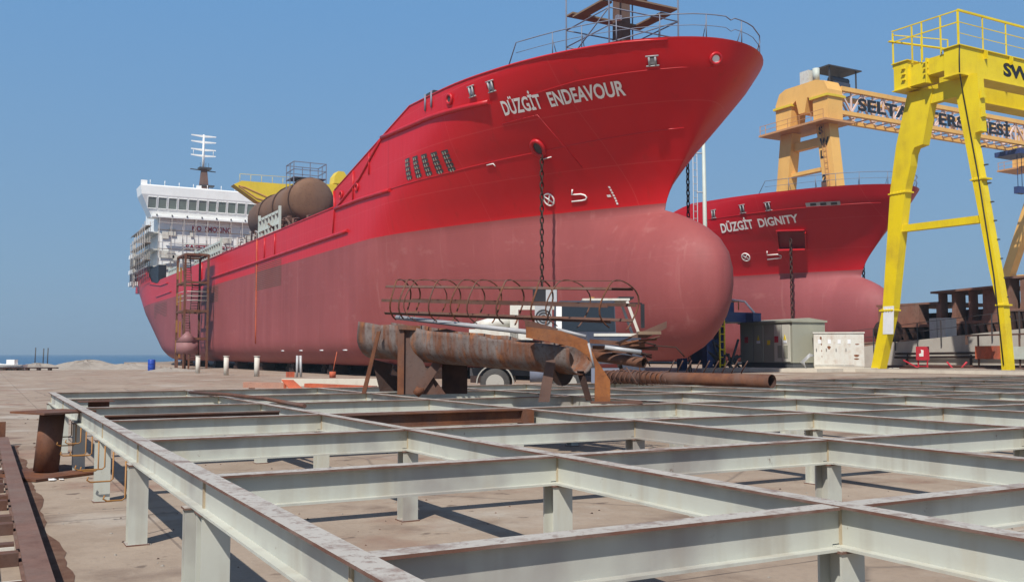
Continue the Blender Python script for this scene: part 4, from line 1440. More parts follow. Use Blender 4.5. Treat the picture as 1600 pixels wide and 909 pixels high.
for k in range(9):
    t = .42 + k * .052
    mb = MB()
    c = P0 + dP * L * t
    pts = []
    for i in range(13):
        a = R(-60) + R(230) * i / 12
        pts.append(c + dP * (.16 * (i / 12)) + (sP * math.cos(a) + uP * math.sin(a)) * .158)
    pts.append(pts[-1] + Vector((0, 0, .12)) + dP * .12)
    pts.insert(0, c + sP * .12 + uP * .34 + dP * (-.02))
    pts = [c + dP * .30 + sP * .12 + uP * .42, c + dP * .02 - sP * .0 + uP * .16] + [c + dP * (-.02 * i) + (cs_ * math.cos(R(90 - 22 * i)) + uP * math.sin(R(90 - 22 * i))) * .16 for i, cs_ in ((1, -sP), (2, -sP), (3, -sP), (4, -sP), (5, -sP))]
    mb.tube(pts, .014, 5)
    mb.build('slanting_rod', M['rust_plate'], pw)
mb = MB(); mb.tube([(13.2, 19.0, ZT + .02), (13.4, 18.9, ZT + .35), (13.5, 18.8, ZT + .4), (13.6, 18.5, ZT + .02)], .016, 5)
single(mb, 'bent_rod', M['rust_plate'], 'bent rod arching at the left end of the rod-wrapped pipe', 'rod')
mb = MB(); mb.tube([(13.0, 17.6, ZT + .02), (13.0, 17.6, ZT + .55), (13.3, 17.5, ZT + .58)], .016, 5)
single(mb, 'bent_rod', M['rust_plate'], 'upright thin rod in front of the coiled end of the rod-wrapped pipe', 'rod')

# ------------------------------------------------------------------ left foreground: crane rail, bollard, kerb
mb = MB()
for k in range(1):
    mb.box((.30, 2.0, .145), (.46, 19.0, .165)); mb.box((.372, 2.0, .03), (.388, 19.0, .145)); mb.box((.30, 2.0, .012), (.46, 19.0, .03))
rl = single(mb, 'crane_rail', M['rail'], 'rusty brown steel rail running away at the lower left edge', 'rail')
pks = []
for k in (0, 1):
    mb = MB(); mb.box((.12, 2.2, .002), (.29, 2.33, .1 - .02 * k))
    pks.append(tag(mb.build('packing_block', M['rust_plate' if k == 0 else 'post']), ('rusty' if k == 0 else 'pale') + ' packing block in the row between the kerb and the rail', 'packing block', 'packing blocks along the rail'))
for i in range(2, 34):
    clone(pks[1 if i % 3 == 2 else 0], (random.uniform(-.012, .012), .5 * i + random.uniform(-.08, .08) - (.5 if i % 3 == 2 else 0), 0))
pks[1].location.y += .5
mb = MB(); mb.box((-.20, -2, 0), (.10, 8.2, .12)); mb.box((-.20, 17, 0), (.12, 26, .12))
single(mb, 'kerb', M['kerb'], 'pale yellowish concrete kerb beside the rusty rail', 'kerb')
mb = MB(); mb.box((.30, 19.05, 0), (.42, 19.15, .42))
single(mb, 'rail_stop', M['rust'], 'short rusty upright post at the far end of the rail', 'post')
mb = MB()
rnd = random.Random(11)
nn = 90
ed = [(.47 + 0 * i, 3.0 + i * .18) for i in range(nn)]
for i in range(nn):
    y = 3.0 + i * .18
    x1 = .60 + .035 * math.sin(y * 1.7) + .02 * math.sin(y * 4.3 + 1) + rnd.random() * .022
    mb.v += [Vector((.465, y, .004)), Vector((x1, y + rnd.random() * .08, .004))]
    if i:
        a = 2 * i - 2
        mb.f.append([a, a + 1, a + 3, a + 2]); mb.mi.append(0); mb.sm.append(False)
tag(mb.build('rust_dust_rail_shade', M['soil_shade'], recalc=False), kind='structure')  # ragged dust strip whose dark colour also paints the rail's shadow
bo = thing('pipe_bollard', 'rusty brown pipe stub with flat plates at top and bottom left of the beams', 'pipe stub', (.84, 14.2, 0))
MB().tube([(.80, 14.2, .06), (.86, 14.2, .82)], .155, 24).build('pipe_stub', M['rust'], bo)
MB().cbox((.87, 14.2, .835), (.75, .75, .025), 0, Matrix.Rotation(R(30), 3, 'Z')).build('top_plate', M['rust'], bo)
MB().cbox((.86, 14.2, .035), (1.15, .95, .03), 0, Matrix.Rotation(R(34), 3, 'Z') @ Matrix.Rotation(R(1.5), 3, 'X')).build('base_plate', M['rust'], bo)
mb = MB()
rnd = random.Random(3)
v_ = []
for i in range(7):
    for j in range(3):
        v_.append((.80 + i * .028 + rnd.uniform(-.012, .012), 13.52 + j * .05 + rnd.uniform(-.02, .02), .004 + (.05 * rnd.random() if j == 1 else .012)))
mb.add(v_, [(i * 3 + j, i * 3 + 3 + j, i * 3 + 4 + j, i * 3 + 1 + j) for i in range(6) for j in range(2) if i != 3])
single(mb, 'crumpled_paper', M['lettering'], 'crumpled scrap of white paper in front of the pipe stub', 'litter')
for (x, y, r_, lab) in ((1.02, 5.6, .05, 'small brown stone on the concrete near the left columns'), (1.0, 6.2, .035, 'tiny brown stone on the concrete near the left columns'), (5.35, 6.4, .045, 'small pale chip on the concrete between two columns')):
    mb = MB(); mb.cbox((x, y, r_ * .4), (r_ * 2, r_ * 1.4, r_ * .9), 0, Matrix.Rotation(x, 3, 'Z'))
    single(mb, 'stone', M['rubble'], lab, 'stone')

mb = MB()
rnd = random.Random(21)
for i in range(900):
    x, y = rnd.uniform(.7, 16), rnd.uniform(3.5, 30) if i % 3 else rnd.uniform(3.5, 12)
    r_ = rnd.uniform(.006, .018) * (1 + (y > 15))
    a = rnd.random() * 6
    p = [Vector((x + r_ * math.cos(a + k * 1.57) * rnd.uniform(.6, 1.4), y + r_ * math.sin(a + k * 1.57) * rnd.uniform(.6, 1.4), .001)) for k in range(4)]
    mb.add(p + [Vector((x, y, r_ * .8))], [(0, 1, 4), (1, 2, 4), (2, 3, 4), (3, 0, 4)], i % 3)
tag(mb.build('grit', [M['rubble'], M['soil_shade'], M['rust_dark']]), kind='stuff')

# ------------------------------------------------------------------ red primed pieces, low wall and posts between frame and ship
mb = MB(); mb.prism([(5.74, 20.75, 1.02), (6.0, 20.75, 1.01), (6.15, 20.42, .80), (5.87, 20.42, .80)], (0, .01, .03))
mb.bar((5.8, 20.7, .001), (5.8, 20.7, .96), .05, .05); mb.bar((5.95, 20.7, .001), (5.95, 20.7, .96), .05, .05)
single(mb, 'primed_plate', M['rust_red'], 'small tilted orange red primed plate at the far edge of the frame', 'steel plate')
mb = MB(); mb.bar((6.84, 22.5, .86), (7.97, 21.0, .82), .24, .09)
mb.bar((6.95, 22.35, .001), (6.95, 22.35, .81), .1, .1); mb.bar((7.9, 21.1, .001), (7.9, 21.1, .77), .1, .1)
single(mb, 'primed_girder', M['rust_red'], 'long orange red primed girder lying behind the far edge of the frame', 'girder')
mb = MB(); mb.bar((5.45, 22.9, .88), (6.45, 22.4, .86), .3, .13); mb.bar((5.6, 22.8, .001), (5.6, 22.8, .81), .12, .12); mb.bar((6.3, 22.5, .001), (6.3, 22.5, .79), .12, .12)
single(mb, 'primed_girder', M['faded_primer'], 'faded pinkish girder lying left of the tilted red plate', 'girder')
mb = MB(); mb.prism([(13.24, 47.9, 0), (18.3, 45.1, 0), (18.6, 45.7, 0), (13.54, 48.5, 0)], (0, 0, .36))
single(mb, 'low_wall', M['kerb'], 'low pale concrete slab wall between the frame and the hull of the big tanker', 'low wall')
post_spots = [(15.9, 83.1, 'first white post from the left in front of the stair tower side of the hull'), (16.34, 74.5, 'middle one of the three white posts along the hull'), (17.33, 69.2, 'white post nearest the grey twin post in front of the hull')]
for x, y, lab in post_spots:
    mb = MB(); mb.tube([(x, y, 0), (x, y, 1.42)], .19, 14); mb.tube([(x, y, 1.421), (x, y, 1.47)], [.23, .23], 14)
    single(mb, 'concrete_post', M['post'], lab, 'post', 'white posts along the hull')
tw = thing('twin_post', 'pale grey twin pipe post with an orange red foot in front of the hull', 'post', (19.35, 65.9, 0))
mb = MB(); mb.tube([(19.3, 65.9, .0), (19.3, 65.9, 1.5)], .09, 10); mb.tube([(19.55, 65.8, .0), (19.5, 65.8, 1.5)], .09, 10); mb.build('pipes', M['galv'], tw)
MB().cbox((18.9, 66.2, .18), (.5, .4, .36)).build('foot_block', M['rust_red'], tw)
mk2 = thing('marker_rod', 'thin red rod standing in an orange red block in front of the hull', 'rod', (20.9, 63, 0))
MB().tube([(20.9, 63, .3), (21.15, 62.9, 1.75)], .03, 6).build('rod', M['rust_red'], mk2)
MB().tube([(20.9, 63, 0), (20.9, 63, .42)], .22, 12).build('foot_block', M['rust_red'], mk2)
# stair tower against the hull
st = thing('stair_tower', 'tall rusty brown scaffold stair tower standing against the hull of the big tanker', 'stair tower', (21, 114, 0))
X0, X1, Y0, Y1, ZH = 19.7, 22.2, 111.2, 116.0, 12.8
mb = MB()
for x, y in ((X0, Y0), (X1, Y0), (X1, Y1), (X0, Y1)):
    mb.bar((x, y, 0), (x, y, ZH), .22, .22)
mb.build('upright', M['rust'], st)
for k in range(5):
    z = 0.2 + (ZH - .2) * (k + 1) / 5 if k else 3.0
z_l = (3.3, 6.4, 9.6, 12.75)
for z in z_l:
    mb = MB()
    for a, b in (((X0, Y0), (X1, Y0)), ((X1, Y0), (X1, Y1)), ((X1, Y1), (X0, Y1)), ((X0, Y1), (X0, Y0))):
        mb.bar((*a, z), (*b, z), .16, .22)
    mb.box((X0 + .1, Y0 + .1, z + .12), (X1 - .1, Y0 + (2.0 if z < 12 else 4.6), z + .16))
    mb.build('landing', M['rust'], st)
for k in range(4):
    z0_, z1_ = (0.1, 3.3, 6.4, 9.6)[k], z_l[k]
    mb = MB()
    ya, yb = (Y0 + 2.2, Y1 - 1.6)
    if k % 2 == 0:
        ya, yb = yb, ya
    xx = 20.4 if k % 2 else 21.3
    for sx_ in (-.4, .4):
        mb.bar((xx + sx_, ya, z0_), (xx + sx_, yb, z1_), .06, .24)
    for i in range(11):
        t = (i + .5) / 11
        mb.cbox((xx, ya + (yb - ya) * t, z0_ + (z1_ - z0_) * t), (.8, .3, .07))
    mb.build('stair_flight', M['rust_plate'], st)
mb = MB()
for z in (10.2, 7.2, 4.1, 1.8):
    mb.bar((X0 - .05, Y1 - .4, z), (X0 - .05, Y1 - .4, z + 1.4), .12, .2); mb.bar((X0 - .05, Y0 + 2.4, z - .6), (X0 - .05, Y0 + 2.3, z + 1.2), .12, .2)
mb.build('yellow_bracket', M['rod_yellow'], st)
mb = MB()
for z in (7.6, 8.1, 8.6, 13.4, 13.9):
    mb.tube([(X0, Y0, z), (X0, Y1, z)], .035, 5); mb.tube([(X0, Y0, z), (X1, Y0, z)], .035, 5)
mb.build('guard_rail', M['mint'], st)
hp_ = thing('blast_hopper', 'dull pinkish hopper with a conical top standing under the stair tower', 'hopper', (19.4, 107.5, 0))
mb = MB(); mb.tube([(19.4, 107.5, 1.6), (19.4, 107.5, 2.9)], 1.15, 14)
mb.tube([(19.4, 107.5, 2.9), (19.4, 107.5, 4.0)], [1.2, .12], 14); mb.build('tank_body', M['hopper'], hp_)
mb = MB()
for a in range(4):
    mb.bar((19.4 + 1.0 * math.cos(a * PI / 2), 107.5 + 1.0 * math.sin(a * PI / 2), 0), (19.4 + 1.0 * math.cos(a * PI / 2), 107.5 + 1.0 * math.sin(a * PI / 2), 1.6), .16, .16)
mb.build('leg', M['rust'], hp_)
mb = MB(); mb.tube([(13.9, 94.4, 0), (13.9, 94.4, .05), (13.9, 94.4, 1.05), (13.9, 94.4, 1.1)], [.3, .33, .33, .29], 16); mb.tube([(13.9, 94.4, .36), (13.9, 94.4, .42)], .345, 16); mb.tube([(13.9, 94.4, .7), (13.9, 94.4, .76)], .345, 16)
single(mb, 'plastic_drum', M['blue_drum'], 'blue plastic drum standing on the shore left of the stair tower', 'drum')
# shore: rubble, boat, thin poles
def mound(c, rx, ry, h, name, label, cat='mound', seed=1):
    rnd = random.Random(seed)
    n, m_ = 26, 8
    mb = MB()
    ph = [rnd.random() * 6 for _ in range(6)]
    for j in range(m_ + 1):
        rr = j / m_
        for i in range(n):
            a = 2 * PI * i / n
            w = 1 + .18 * math.sin(3 * a + ph[0]) + .1 * math.sin(7 * a + ph[1])
            z = h * (1 - rr ** 1.5) * (1 + .25 * math.sin(5 * a + ph[2] + 4 * rr)) + (rnd.random() - .5) * h * .22 * (1 - rr)
            mb.v.append(Vector((c[0] + math.cos(a) * rx * rr * w, c[1] + math.sin(a) * ry * rr * w, -.02 if j == m_ else max(.0, z))))
    for j in range(m_):
        for i in range(n):
            k = (i + 1) % n
            mb.f.append([j * n + i, j * n + k, (j + 1) * n + k, (j + 1) * n + i]); mb.mi.append(0); mb.sm.append(False)
    return single(mb, name, M['rubble'], label, cat)
mound((9.6, 110, 0), 5.0, 2.4, .8, 'rubble_mound', 'largest pale rubble mound on the shore left of the blue drum', seed=3)
mound((5.2, 112, 0), 4.0, 3.0, .55, 'rubble_mound', 'low rubble mound on the shore just right of the thin poles', seed=4)
mound((-1.5, 113, 0), 6.0, 2.4, .6, 'rubble_mound', 'low rubble mound on the shore at the left frame edge', seed=5)
mound((14.0, 108, 0), 3.5, 3.0, .55, 'rubble_mound', 'flat heap of rubble between the big mound and the blue drum', seed=6)
mound((15.3, 92.5, 0), 2.6, 1.4, .3, 'debris_heap', 'scattered pale debris at the foot of the blue drum', 'debris', seed=7)
for i, (x, y, h, lab) in enumerate(((5.0, 113.2, 2.3, 'thin dark pole on the shore, left one of three'), (5.75, 112.8, 2.2, 'thin dark pole on the shore, middle one of three'), (6.15, 112.6, 2.25, 'thin dark pole on the shore, right one of three'))):
    mb = MB(); mb.tube([(x, y, 0), (x + .05, y, h)], .05, 6); mb.box((x - .12, y - .12, 0), (x + .12, y + .12, .15))
    single(mb, 'thin_pole', M['dark'], lab, 'pole', 'thin poles on the shore')
bt = thing('small_boat', 'small white boat hauled out among the rubble at the left shore', 'boat', (2.6, 108, 0))
mb = MB()
secs = [(-1.6, .05, .75), (-1.0, .45, .62), (0, .6, .55), (1.2, .55, .55), (1.5, .5, .56)]
for u, w_, zt in secs:
    for (a, z) in ((-w_, zt), (-w_ * .6, .12), (0, .02), (w_ * .6, .12), (w_, zt)):
        mb.v.append(Vector((2.6 + u * .875 - a * .483, 108 - u * .483 - a * .875, z)))
for j in range(4):
    for i in range(4):
        mb.f.append([j * 5 + i, j * 5 + i + 1, j * 5 + 5 + i + 1, j * 5 + 5 + i]); mb.mi.append(0); mb.sm.append(True)
mb.f.append([20, 21, 22, 23, 24]); mb.mi.append(0); mb.sm.append(False)
mb.build('boat_hull', M['white'], bt)
MB().cbox((2.75, 107.9, .75), (.8, .7, .6), 0, Matrix.Rotation(-AZ, 3, 'Z')).build('cabin', M['white'], bt)
mb = MB(); mb.cbox((3.6, 106.6, .25), (7, .5, .12), 0, Matrix.Rotation(-AZ, 3, 'Z'))
for k in range(6):
    mb.cbox((3.6 + (k - 2.5) * 1.1 * .875, 106.6 - (k - 2.5) * 1.1 * .483, .1), (.25, .4, .2), 0, Matrix.Rotation(-AZ, 3, 'Z'))
single(mb, 'timber_rack', M['rust_dark'], 'long dark low rack in front of the small white boat', 'rack')

# ------------------------------------------------------------------ truck behind the trough
def truck():
    root = thing('truck', 'white heavy truck with a dark cab window parked behind the rusty trough', 'truck', (18.7, 30.4, 0))
    T = Matrix.Translation((18.7, 30.4, 0)) @ Matrix.Rotation(-AZ - R(2), 4, 'Z')
    def put(mb, name, mat, par=root):
        mb.xf(T)
        return mb.build(name, mat, par)
    # local: x = forward (camera right), y = away from camera; origin under the middle axle
    mb = MB()
    mb.bar((-3.2, -.5, .95), (3.0, -.5, .95), .12, .28); mb.bar((-3.2, .9, .95), (3.0, .9, .95), .12, .28)
    for x in (-2.8, -1, .8, 2.6):
        mb.bar((x, -.5, .95), (x, .9, .95), .15, .2)
    put(mb, 'chassis', M['dark'])
    mb = MB()
    c = [(-.12, 1.25), (-.12, 3.4), (.1, 3.52), (2.05, 3.52), (2.1, 2.36), (2.98, 2.3), (3.06, 1.15), (2.9, .85), (2.4, .85), (2.3, 1.25)]
    mb.prism([(x, -1.05, z) for x, z in c], (0, 2.5, 0))
    cab = put(mb, 'cab', M['cab_dark'])
    mb = MB(); mb.prism([(x, -1.065, z) for x, z in [(.16, 2.42), (.16, 3.44), (2.02, 3.44), (2.06, 2.42)]], (0, .01, 0)); put(mb, 'side_window', M['glass_dark'], cab)
    for y in (-1.03, 1.4):
        mb = MB(); mb.bar((2.5, y, 3.5), (2.92, y, 2.32), .06, .10); put(mb, 'window_pillar', M['white_dirty'], cab)
    mb = MB(); mb.box((.9, -1.06, 3.525), (2.6, 1.46, 3.60)); put(mb, 'roof', M['white_dirty'], cab)
    mb = MB(); mb.box((1.3, -1.075, 2.24), (2.95, -1.052, 2.34)); put(mb, 'white_trim', M['white_dirty'], cab)
    mb = MB(); mb.box((2.2, -1.05, 3.605), (2.75, 1.45, 3.66)); put(mb, 'sun_visor', M['black'], cab)
    mb = MB(); mb.tube([(1.3, .2, 3.55), (1.3, .2, 3.72)], [.13, .1], 12); put(mb, 'beacon', M['rod_yellow'], cab)
    mb = MB(); mb.bar((2.6, -1.05, 3.42), (3.0, -1.32, 3.4), .05, .05); mb.cbox((3.02, -1.38, 2.95), (.12, .24, .85)); put(mb, 'mirror', M['black'], cab)
    mb = MB(); mb.bar((.05, -1.08, 1.3), (.05, -1.08, 3.42), .03, .20); put(mb, 'door_pillar', M['white'], cab)
    mb = MB(); mb.box((-.1, -1.072, 2.15), (.5, -1.052, 2.3)); mb.box((1.3, -1.08, 1.75), (1.5, -1.052, 1.8), 0); put(mb, 'door_handle', M['dark'], cab)
    mb = MB(); mb.box((3.0, -1.0, .55), (3.3, 1.4, .95)); mb.box((2.4, -1.1, .5), (3.1, -.85, 1.1)); put(mb, 'bumper', M['cab_dark'])
    mb = MB(); mb.box((-.82, -1.05, 2.5), (-.2, .1, 3.34)); ub = put(mb, 'cooling_unit', M['galv'])
    mb = MB()
    for rr in (.1, .22, .34):
        mb.tube([(-.51 + rr * .8 * math.cos(t), -1.07, 2.92 + rr * .8 * math.sin(t)) for t in [2 * PI * i / 18 for i in range(18)]], .022, 6, closed=True)
    put(mb, 'fan_guard', M['dark'], ub)
    mb = MB(); mb.box((-.9, -.6, 3.36), (.0, .3, 3.98)); mb.box((-.42, -.62, 3.45), (-.02, -.601, 3.95), 1); put(mb, 'roof_box', [M['black'], M['galv']])
    mb = MB(); mb.box((-1.72, -1.0, 1.6), (-1.42, -.4, 3.36)); mb.box((-1.42, -1.0, 3.2), (.0, -.9, 3.36)); mb.box((-3.2, -1.0, 1.3), (-.9, 1.3, 2.5)); mb.tube([(-3.0, -.6, 2.55), (-2.3, -.6, 2.75), (-1.72, -.6, 2.8)], .22, 10)
    put(mb, 'superstructure', M['white_dirty'])
    mb = MB(); mb.tube([(-1.0, -.95, .95), (-.25, -.95, .95)], .36, 16); put(mb, 'fuel_tank', M['bluegrey'])
    mb = MB(); mb.box((1.2, -1.1, .45), (2.2, -.8, 1.1)); put(mb, 'side_locker', M['bluegrey'])
    for x in (-2.25, .42 - .0, .35):
        for y in (-1.0, 1.1):
            mb = MB()
            w = []
            prof = [(-.16, .30), (-.16, .50), (-.11, .54), (.11, .54), (.16, .50), (.16, .30)]
            if x == .42:
                continue
            mb.tube([(x, y + a, .55) for a, r_ in prof], [r_ for a, r_ in prof], 22)
            wo = put(mb, 'wheel', M['tyre'])
            mb = MB(); mb.tube([(x, y - .185 * (1 if y < 0 else -1), .55), (x, y, .55)], [.33, .2], 18); mb.tube([(x, y - .22 * (1 if y < 0 else -1), .55), (x, y, .55)], .11, 10)
            put(mb, 'rim', M['rim'], wo)
            mb = MB()
            n = 12
            for i in range(n):
                a0, a1 = PI * i / n, PI * (i + 1) / n
                mb.bar((x + .66 * math.cos(a0), y, .55 + .66 * math.sin(a0)), (x + .66 * math.cos(a1), y, .55 + .66 * math.sin(a1)), .4, .04, 0, (math.cos((a0 + a1) / 2), 0, math.sin((a0 + a1) / 2)))
            put(mb, 'mudguard', M['rim'])
truck()

# ------------------------------------------------------------------ yellow gantry crane
yc = thing('gantry_crane', 'bright yellow double girder gantry crane with SWL lettering at the right', 'crane', (50.4, 38, .5))
CX = 49.9
def yprism(mb, poly, x0, x1, m=0):
    return mb.prism([(x0, y, z) for y, z in poly], (x1 - x0, 0, 0), m)
mb = MB()
yprism(mb, [(42.91, .5), (41.83, 4.55), (41.01, 11.96), (40.49, 14.64), (39.53, 17.79), (37.73, 17.62), (38.55, 14.36), (39.16, 14.27), (39.35, 13.9), (39.47, 13.21), (39.89, 11.83), (41.03, 4.53), (42.2, .5)], CX, CX + .62)
fl = mb.build('leg', M['yellow'], yc)
mb = MB()
yprism(mb, [(33.85, .52), (33.96, 4.22), (34.43, 6.42), (35.78, 14.49), (36.2, 16.99), (36.35, 18.0), (34.75, 17.8), (34.65, 14.4), (35.0, 14.35), (35.1, 14.0), (33.95, 6.4), (33.62, 4.21), (33.4, .5)], CX, CX + .55)
nl = mb.build('leg', M['yellow'], yc)
for (ya, yb, z, leg_) in ((41.05, 42.02, 4.3, fl), (39.85, 41.1, 11.6, fl), (33.58, 34.02, 4.3, nl), (34.55, 35.35, 11.6, nl)):
    mb = MB(); mb.box((CX - .05, ya - .06, z), (CX + .67, yb + .06, z + .09))
    for k in range(5):
        mb.tube([(CX - .03, ya + (yb - ya) * (k + .5) / 5, z - .05), (CX - .03, ya + (yb - ya) * (k + .5) / 5, z + .14)], .025, 6)
    mb.build('leg_flange', M['yellow'], leg_)
mb = MB(); yprism(mb, [(41.2, 9.2), (41.2, 9.62), (34.9, 9.55), (34.9, 9.12)], CX + .08, CX + .52)
mb.build('cross_brace', M['yellow'], yc)
mb = MB(); yprism(mb, [(39.2, 16.75), (36.2, 16.75), (36.2, 17.85), (37.4, 17.85), (37.4, 17.55), (39.2, 17.55)], CX + .06, CX + .52)
mb.build('portal_head', M['yellow'], yc)
for z in (15.3, 16.4):
    mb = MB(); mb.prism([(CX + .05, 34.66, z - .1), (CX + .5, 34.66, z), (CX + .05, 34.66, z + .45)], (0, -.12, 0))
    mb.build('stiffener', M['yellow'], nl)
# girders and end carriage
for name_y, zz in ((35.39, (17.85, 19.5)), (38.95, (17.9, 19.55))):
    mb = MB()
    mb.box((49.2, name_y, zz[0]), (86, name_y + 1.0, zz[1]))
    mb.box((49.1, name_y - .1, zz[1] + .001), (86, name_y + 1.1, zz[1] + .06))
    mb.box((49.1, name_y - .08, zz[0] - .06), (86, name_y + 1.08, zz[0] - .001))
    g = mb.build('girder', M['yellow'], yc)
    for k in range(6):
        mb = MB()
        mb.prism([(51.4 + k * 2.4, name_y - .003, 19.48), (51.5 + k * 2.4, name_y - .003, 19.48), (51.5 + k * 2.4, name_y - .003, 19.0)], (0, -.25, 0))
        mb.build('girder_bracket', M['yellow'], g)
    if name_y < 37:
        flat_text('SWL', (53.27, 35.39, 18.32), (1, 0, 0), (0, 0, 1), .78, 3.3, .045, .012).build('crane_lettering', M['black'], g)
mb = MB()
mb.box((49.3, 36.40, 18.3), (50.4, 37.6, 19.3)); mb.box((49.35, 37.6, 17.95), (50.35, 38.94, 19.2))
mb.cbox((49.5, 37.62, 18.6), (.6, .1, 1.5))
ec = mb.build('end_carriage', M['yellow'], yc)
mb = MB()
for z in (18.4, 18.75, 19.1):
    mb.cbox((49.13, 39.2, z), (.12, .25, .06))
    mb.cbox((49.28, 37.7, z), (.12, .35, .06))
mb.build('step', M['yellow'], ec)
mb = MB()
ps = [(49.25, 40.0), (49.25, 38.6), (49.25, 37.9), (49.25, 36.6), (49.25, 35.45)]
for x, y in ps:
    mb.bar((x, y, 19.3), (x, y, 21.6), .075, .075)
for z in (21.6, 20.9):
    mb.bar((49.25, 40.05, z + .1), (49.25, 35.4, z), .065, .065)
mb.build('end_railing', M['yellow'], yc)
mb = MB()
for k in range(14):
    mb.bar((49.25 + k * 2.2, 35.4, 19.5), (49.25 + k * 2.2, 35.4, 21.6), .06, .06)
mb.bar((49.2, 35.4, 21.6), (80, 35.4, 21.6), .1, .12); mb.bar((49.2, 35.4, 20.9), (80, 35.4, 20.9), .04, .04); mb.bar((49.2, 35.4, 20.25), (80, 35.4, 20.25), .03, .03)
mb.build('girder_railing', M['yellow'], yc)
mb = MB()
mb.bar((49.0, 40.1, 21.05), (52.6, 38.6, 20.7), .2, .07); mb.bar((49.3, 40.1, 21.5), (52.6, 38.6, 21.3), .05, .05); mb.bar((52.6, 38.6, 19.6), (52.6, 38.6, 21.3), .06, .06); mb.bar((51, 39.3, 19.6), (51, 39.3, 21.4), .06, .06)
mb.build('walkway', M['yellow'], yc)
mb = MB()
mb.tube([(49.15, 35.3, 19.5), (49.1, 35.3, 18.8), (49.15, 35.35, 17.9), (49.85, 35.7, 17.0), (49.86, 34.9, 12), (49.86, 34.1, 6), (49.86, 33.7, 1)], .035, 6)
mb.build('power_cable', M['black'], yc)
mb = MB()
for k in range(10):
    mb.cbox((CX + .56, 34.95 - .14 * k, 13.6 - k * 1.1), (.16, .3, .06))
mb.build('climbing_rung', M['dark'], nl)
mb = MB(); mb.prism([(CX - .02, 41.85, 2.85), (CX - .02, 41.05, 2.85), (CX - .02, 40.95, 4.6), (CX - .02, 41.75, 4.6)], (.015, 0, 0))
nb = mb.build('notice_board', M['paper'], fl)
# orange gantry far behind
og = thing('gantry_crane', 'faded orange truss gantry crane with dark shipyard lettering behind the second tanker', 'crane', (94, 88, .5))
def aframe(dx):
    P_ = lambda v: (v[0] + dx, v[1], v[2])
    fl_ = MB()
    for (ya, yb) in ((92.0, 96.2), (85.9, 82.3)):
        if dx:
            ya, yb = (89.0, 101.0) if ya > 90 else (87.0, 75.0)
        w, w2 = (1.05, .85) if not dx else (.9, .6)
        fl_.prism([P_((92.2, ya - w, 31)), P_((92.2, ya + w, 31)), P_((92.2, yb + w2, .5)), P_((92.2, yb - w2, .5))], (1.6, 0, 0))
        a = fl_.build('leg', M['peach'], og)
        fl_ = MB()
    for z, t in ((29.0, .06), (25.2, .19), (14, .55)):
        mb = MB()
        y1_ = (92.0 + 4.2 * t - 1.0) if not dx else 89 + 12 * t - .9; y0_ = (85.9 - 3.6 * t + 1.0) if not dx else 87 - 12 * t + .9
        if y1_ - y0_ < .2:
            continue
        h = .9 if z > 28 else .38
        mb.box(P_((92.7, y0_, z - h)), P_((93.6, y1_, z + h * .2)))
        mb.build('cross_brace', M['peach'], og)
    for q in ((P_((93, 92.4, 23.0)), P_((93, 89.6, 14.5))), (P_((93, 85.6, 23.0)), P_((93, 87.0, 14.5)))):
        mb = MB(); mb.bar(*q, .42, .42); mb.build('diagonal_brace', M['peach'], og)
    mb = MB()
    poly = [(93.6, 31.02), (93.6, 34.6), (92.9, 36.0), (91.8, 36.4), (86.6, 36.4), (85.2, 36.0), (84.6, 34.8), (84.6, 31.02), (87.0, 31.02), (87.1, 34.0), (88.0, 34.5), (88.5, 32.6), (89.5, 32.6), (90.0, 34.5), (90.7, 34.0), (91.1, 31.02)]
    mb.prism([P_((91.9, y, z)) for y, z in poly], (2.6, 0, 0))
    hd = mb.build('portal_head', M['peach'], og)
    mb = MB()
    for y0_, y1_ in ((84.4, 87.4), (90.5, 93.8)):
        mb.box(P_((91.6, y0_, 33.9)), P_((94.9, y1_, 34.2)))
    mb.build('cap_band', M['yellow_b'], hd)
    mb = MB()
    mb.box(P_((90.3, 83.6, 30.5)), P_((95.4, 95.2, 30.75)))
    for y in (84, 86, 88, 90, 92, 94, 95):
        mb.bar(P_((90.4, y, 30.75)), P_((90.4, y, 31.9)), .06, .06)
    mb.bar(P_((90.4, 84, 31.9)), P_((90.4, 95.1, 31.9)), .06, .06); mb.bar(P_((90.4, 84, 31.3)), P_((90.4, 95.1, 31.3)), .05, .05)
    mb.build('walkway', M['peach_dark'], og)
    return hd
h1 = aframe(0)
h2 = aframe(50.5)
for word, i0 in (('SWL', 0), ('2x10TON', 4)):
    for i, ch in enumerate(word, i0):
        t = flat_text(ch, (92.18, 86.35 - .1085 * i + .1, 29.4 - 1.55 * i), (0, -1, 0), (0, 0, 1), .95, None, .05, .02)
        t.build('crane_lettering', M['black'], og)
mb = MB(); mb.prism([(92.17, 86.2, 21.8), (92.17, 85.2, 21.8), (92.17, 85.2, 23.3), (92.17, 86.2, 23.3)], (.015, 0, 0)); mb.build('patch_panel', M['rust_mauve'], og)
mb = MB()
for y in (85.6, 86.1):
    mb.bar((92.05, y, 31), (92.05, y - 3.4, .8), .06, .06)
for k in range(40):
    mb.bar((92.05, 85.6 - 3.4 * k / 40, 31 - 30 * k / 40), (92.05, 86.1 - 3.4 * k / 40, 31 - 30 * k / 40), .05, .05)
mb.build('ladder', M['peach_dark'], og)
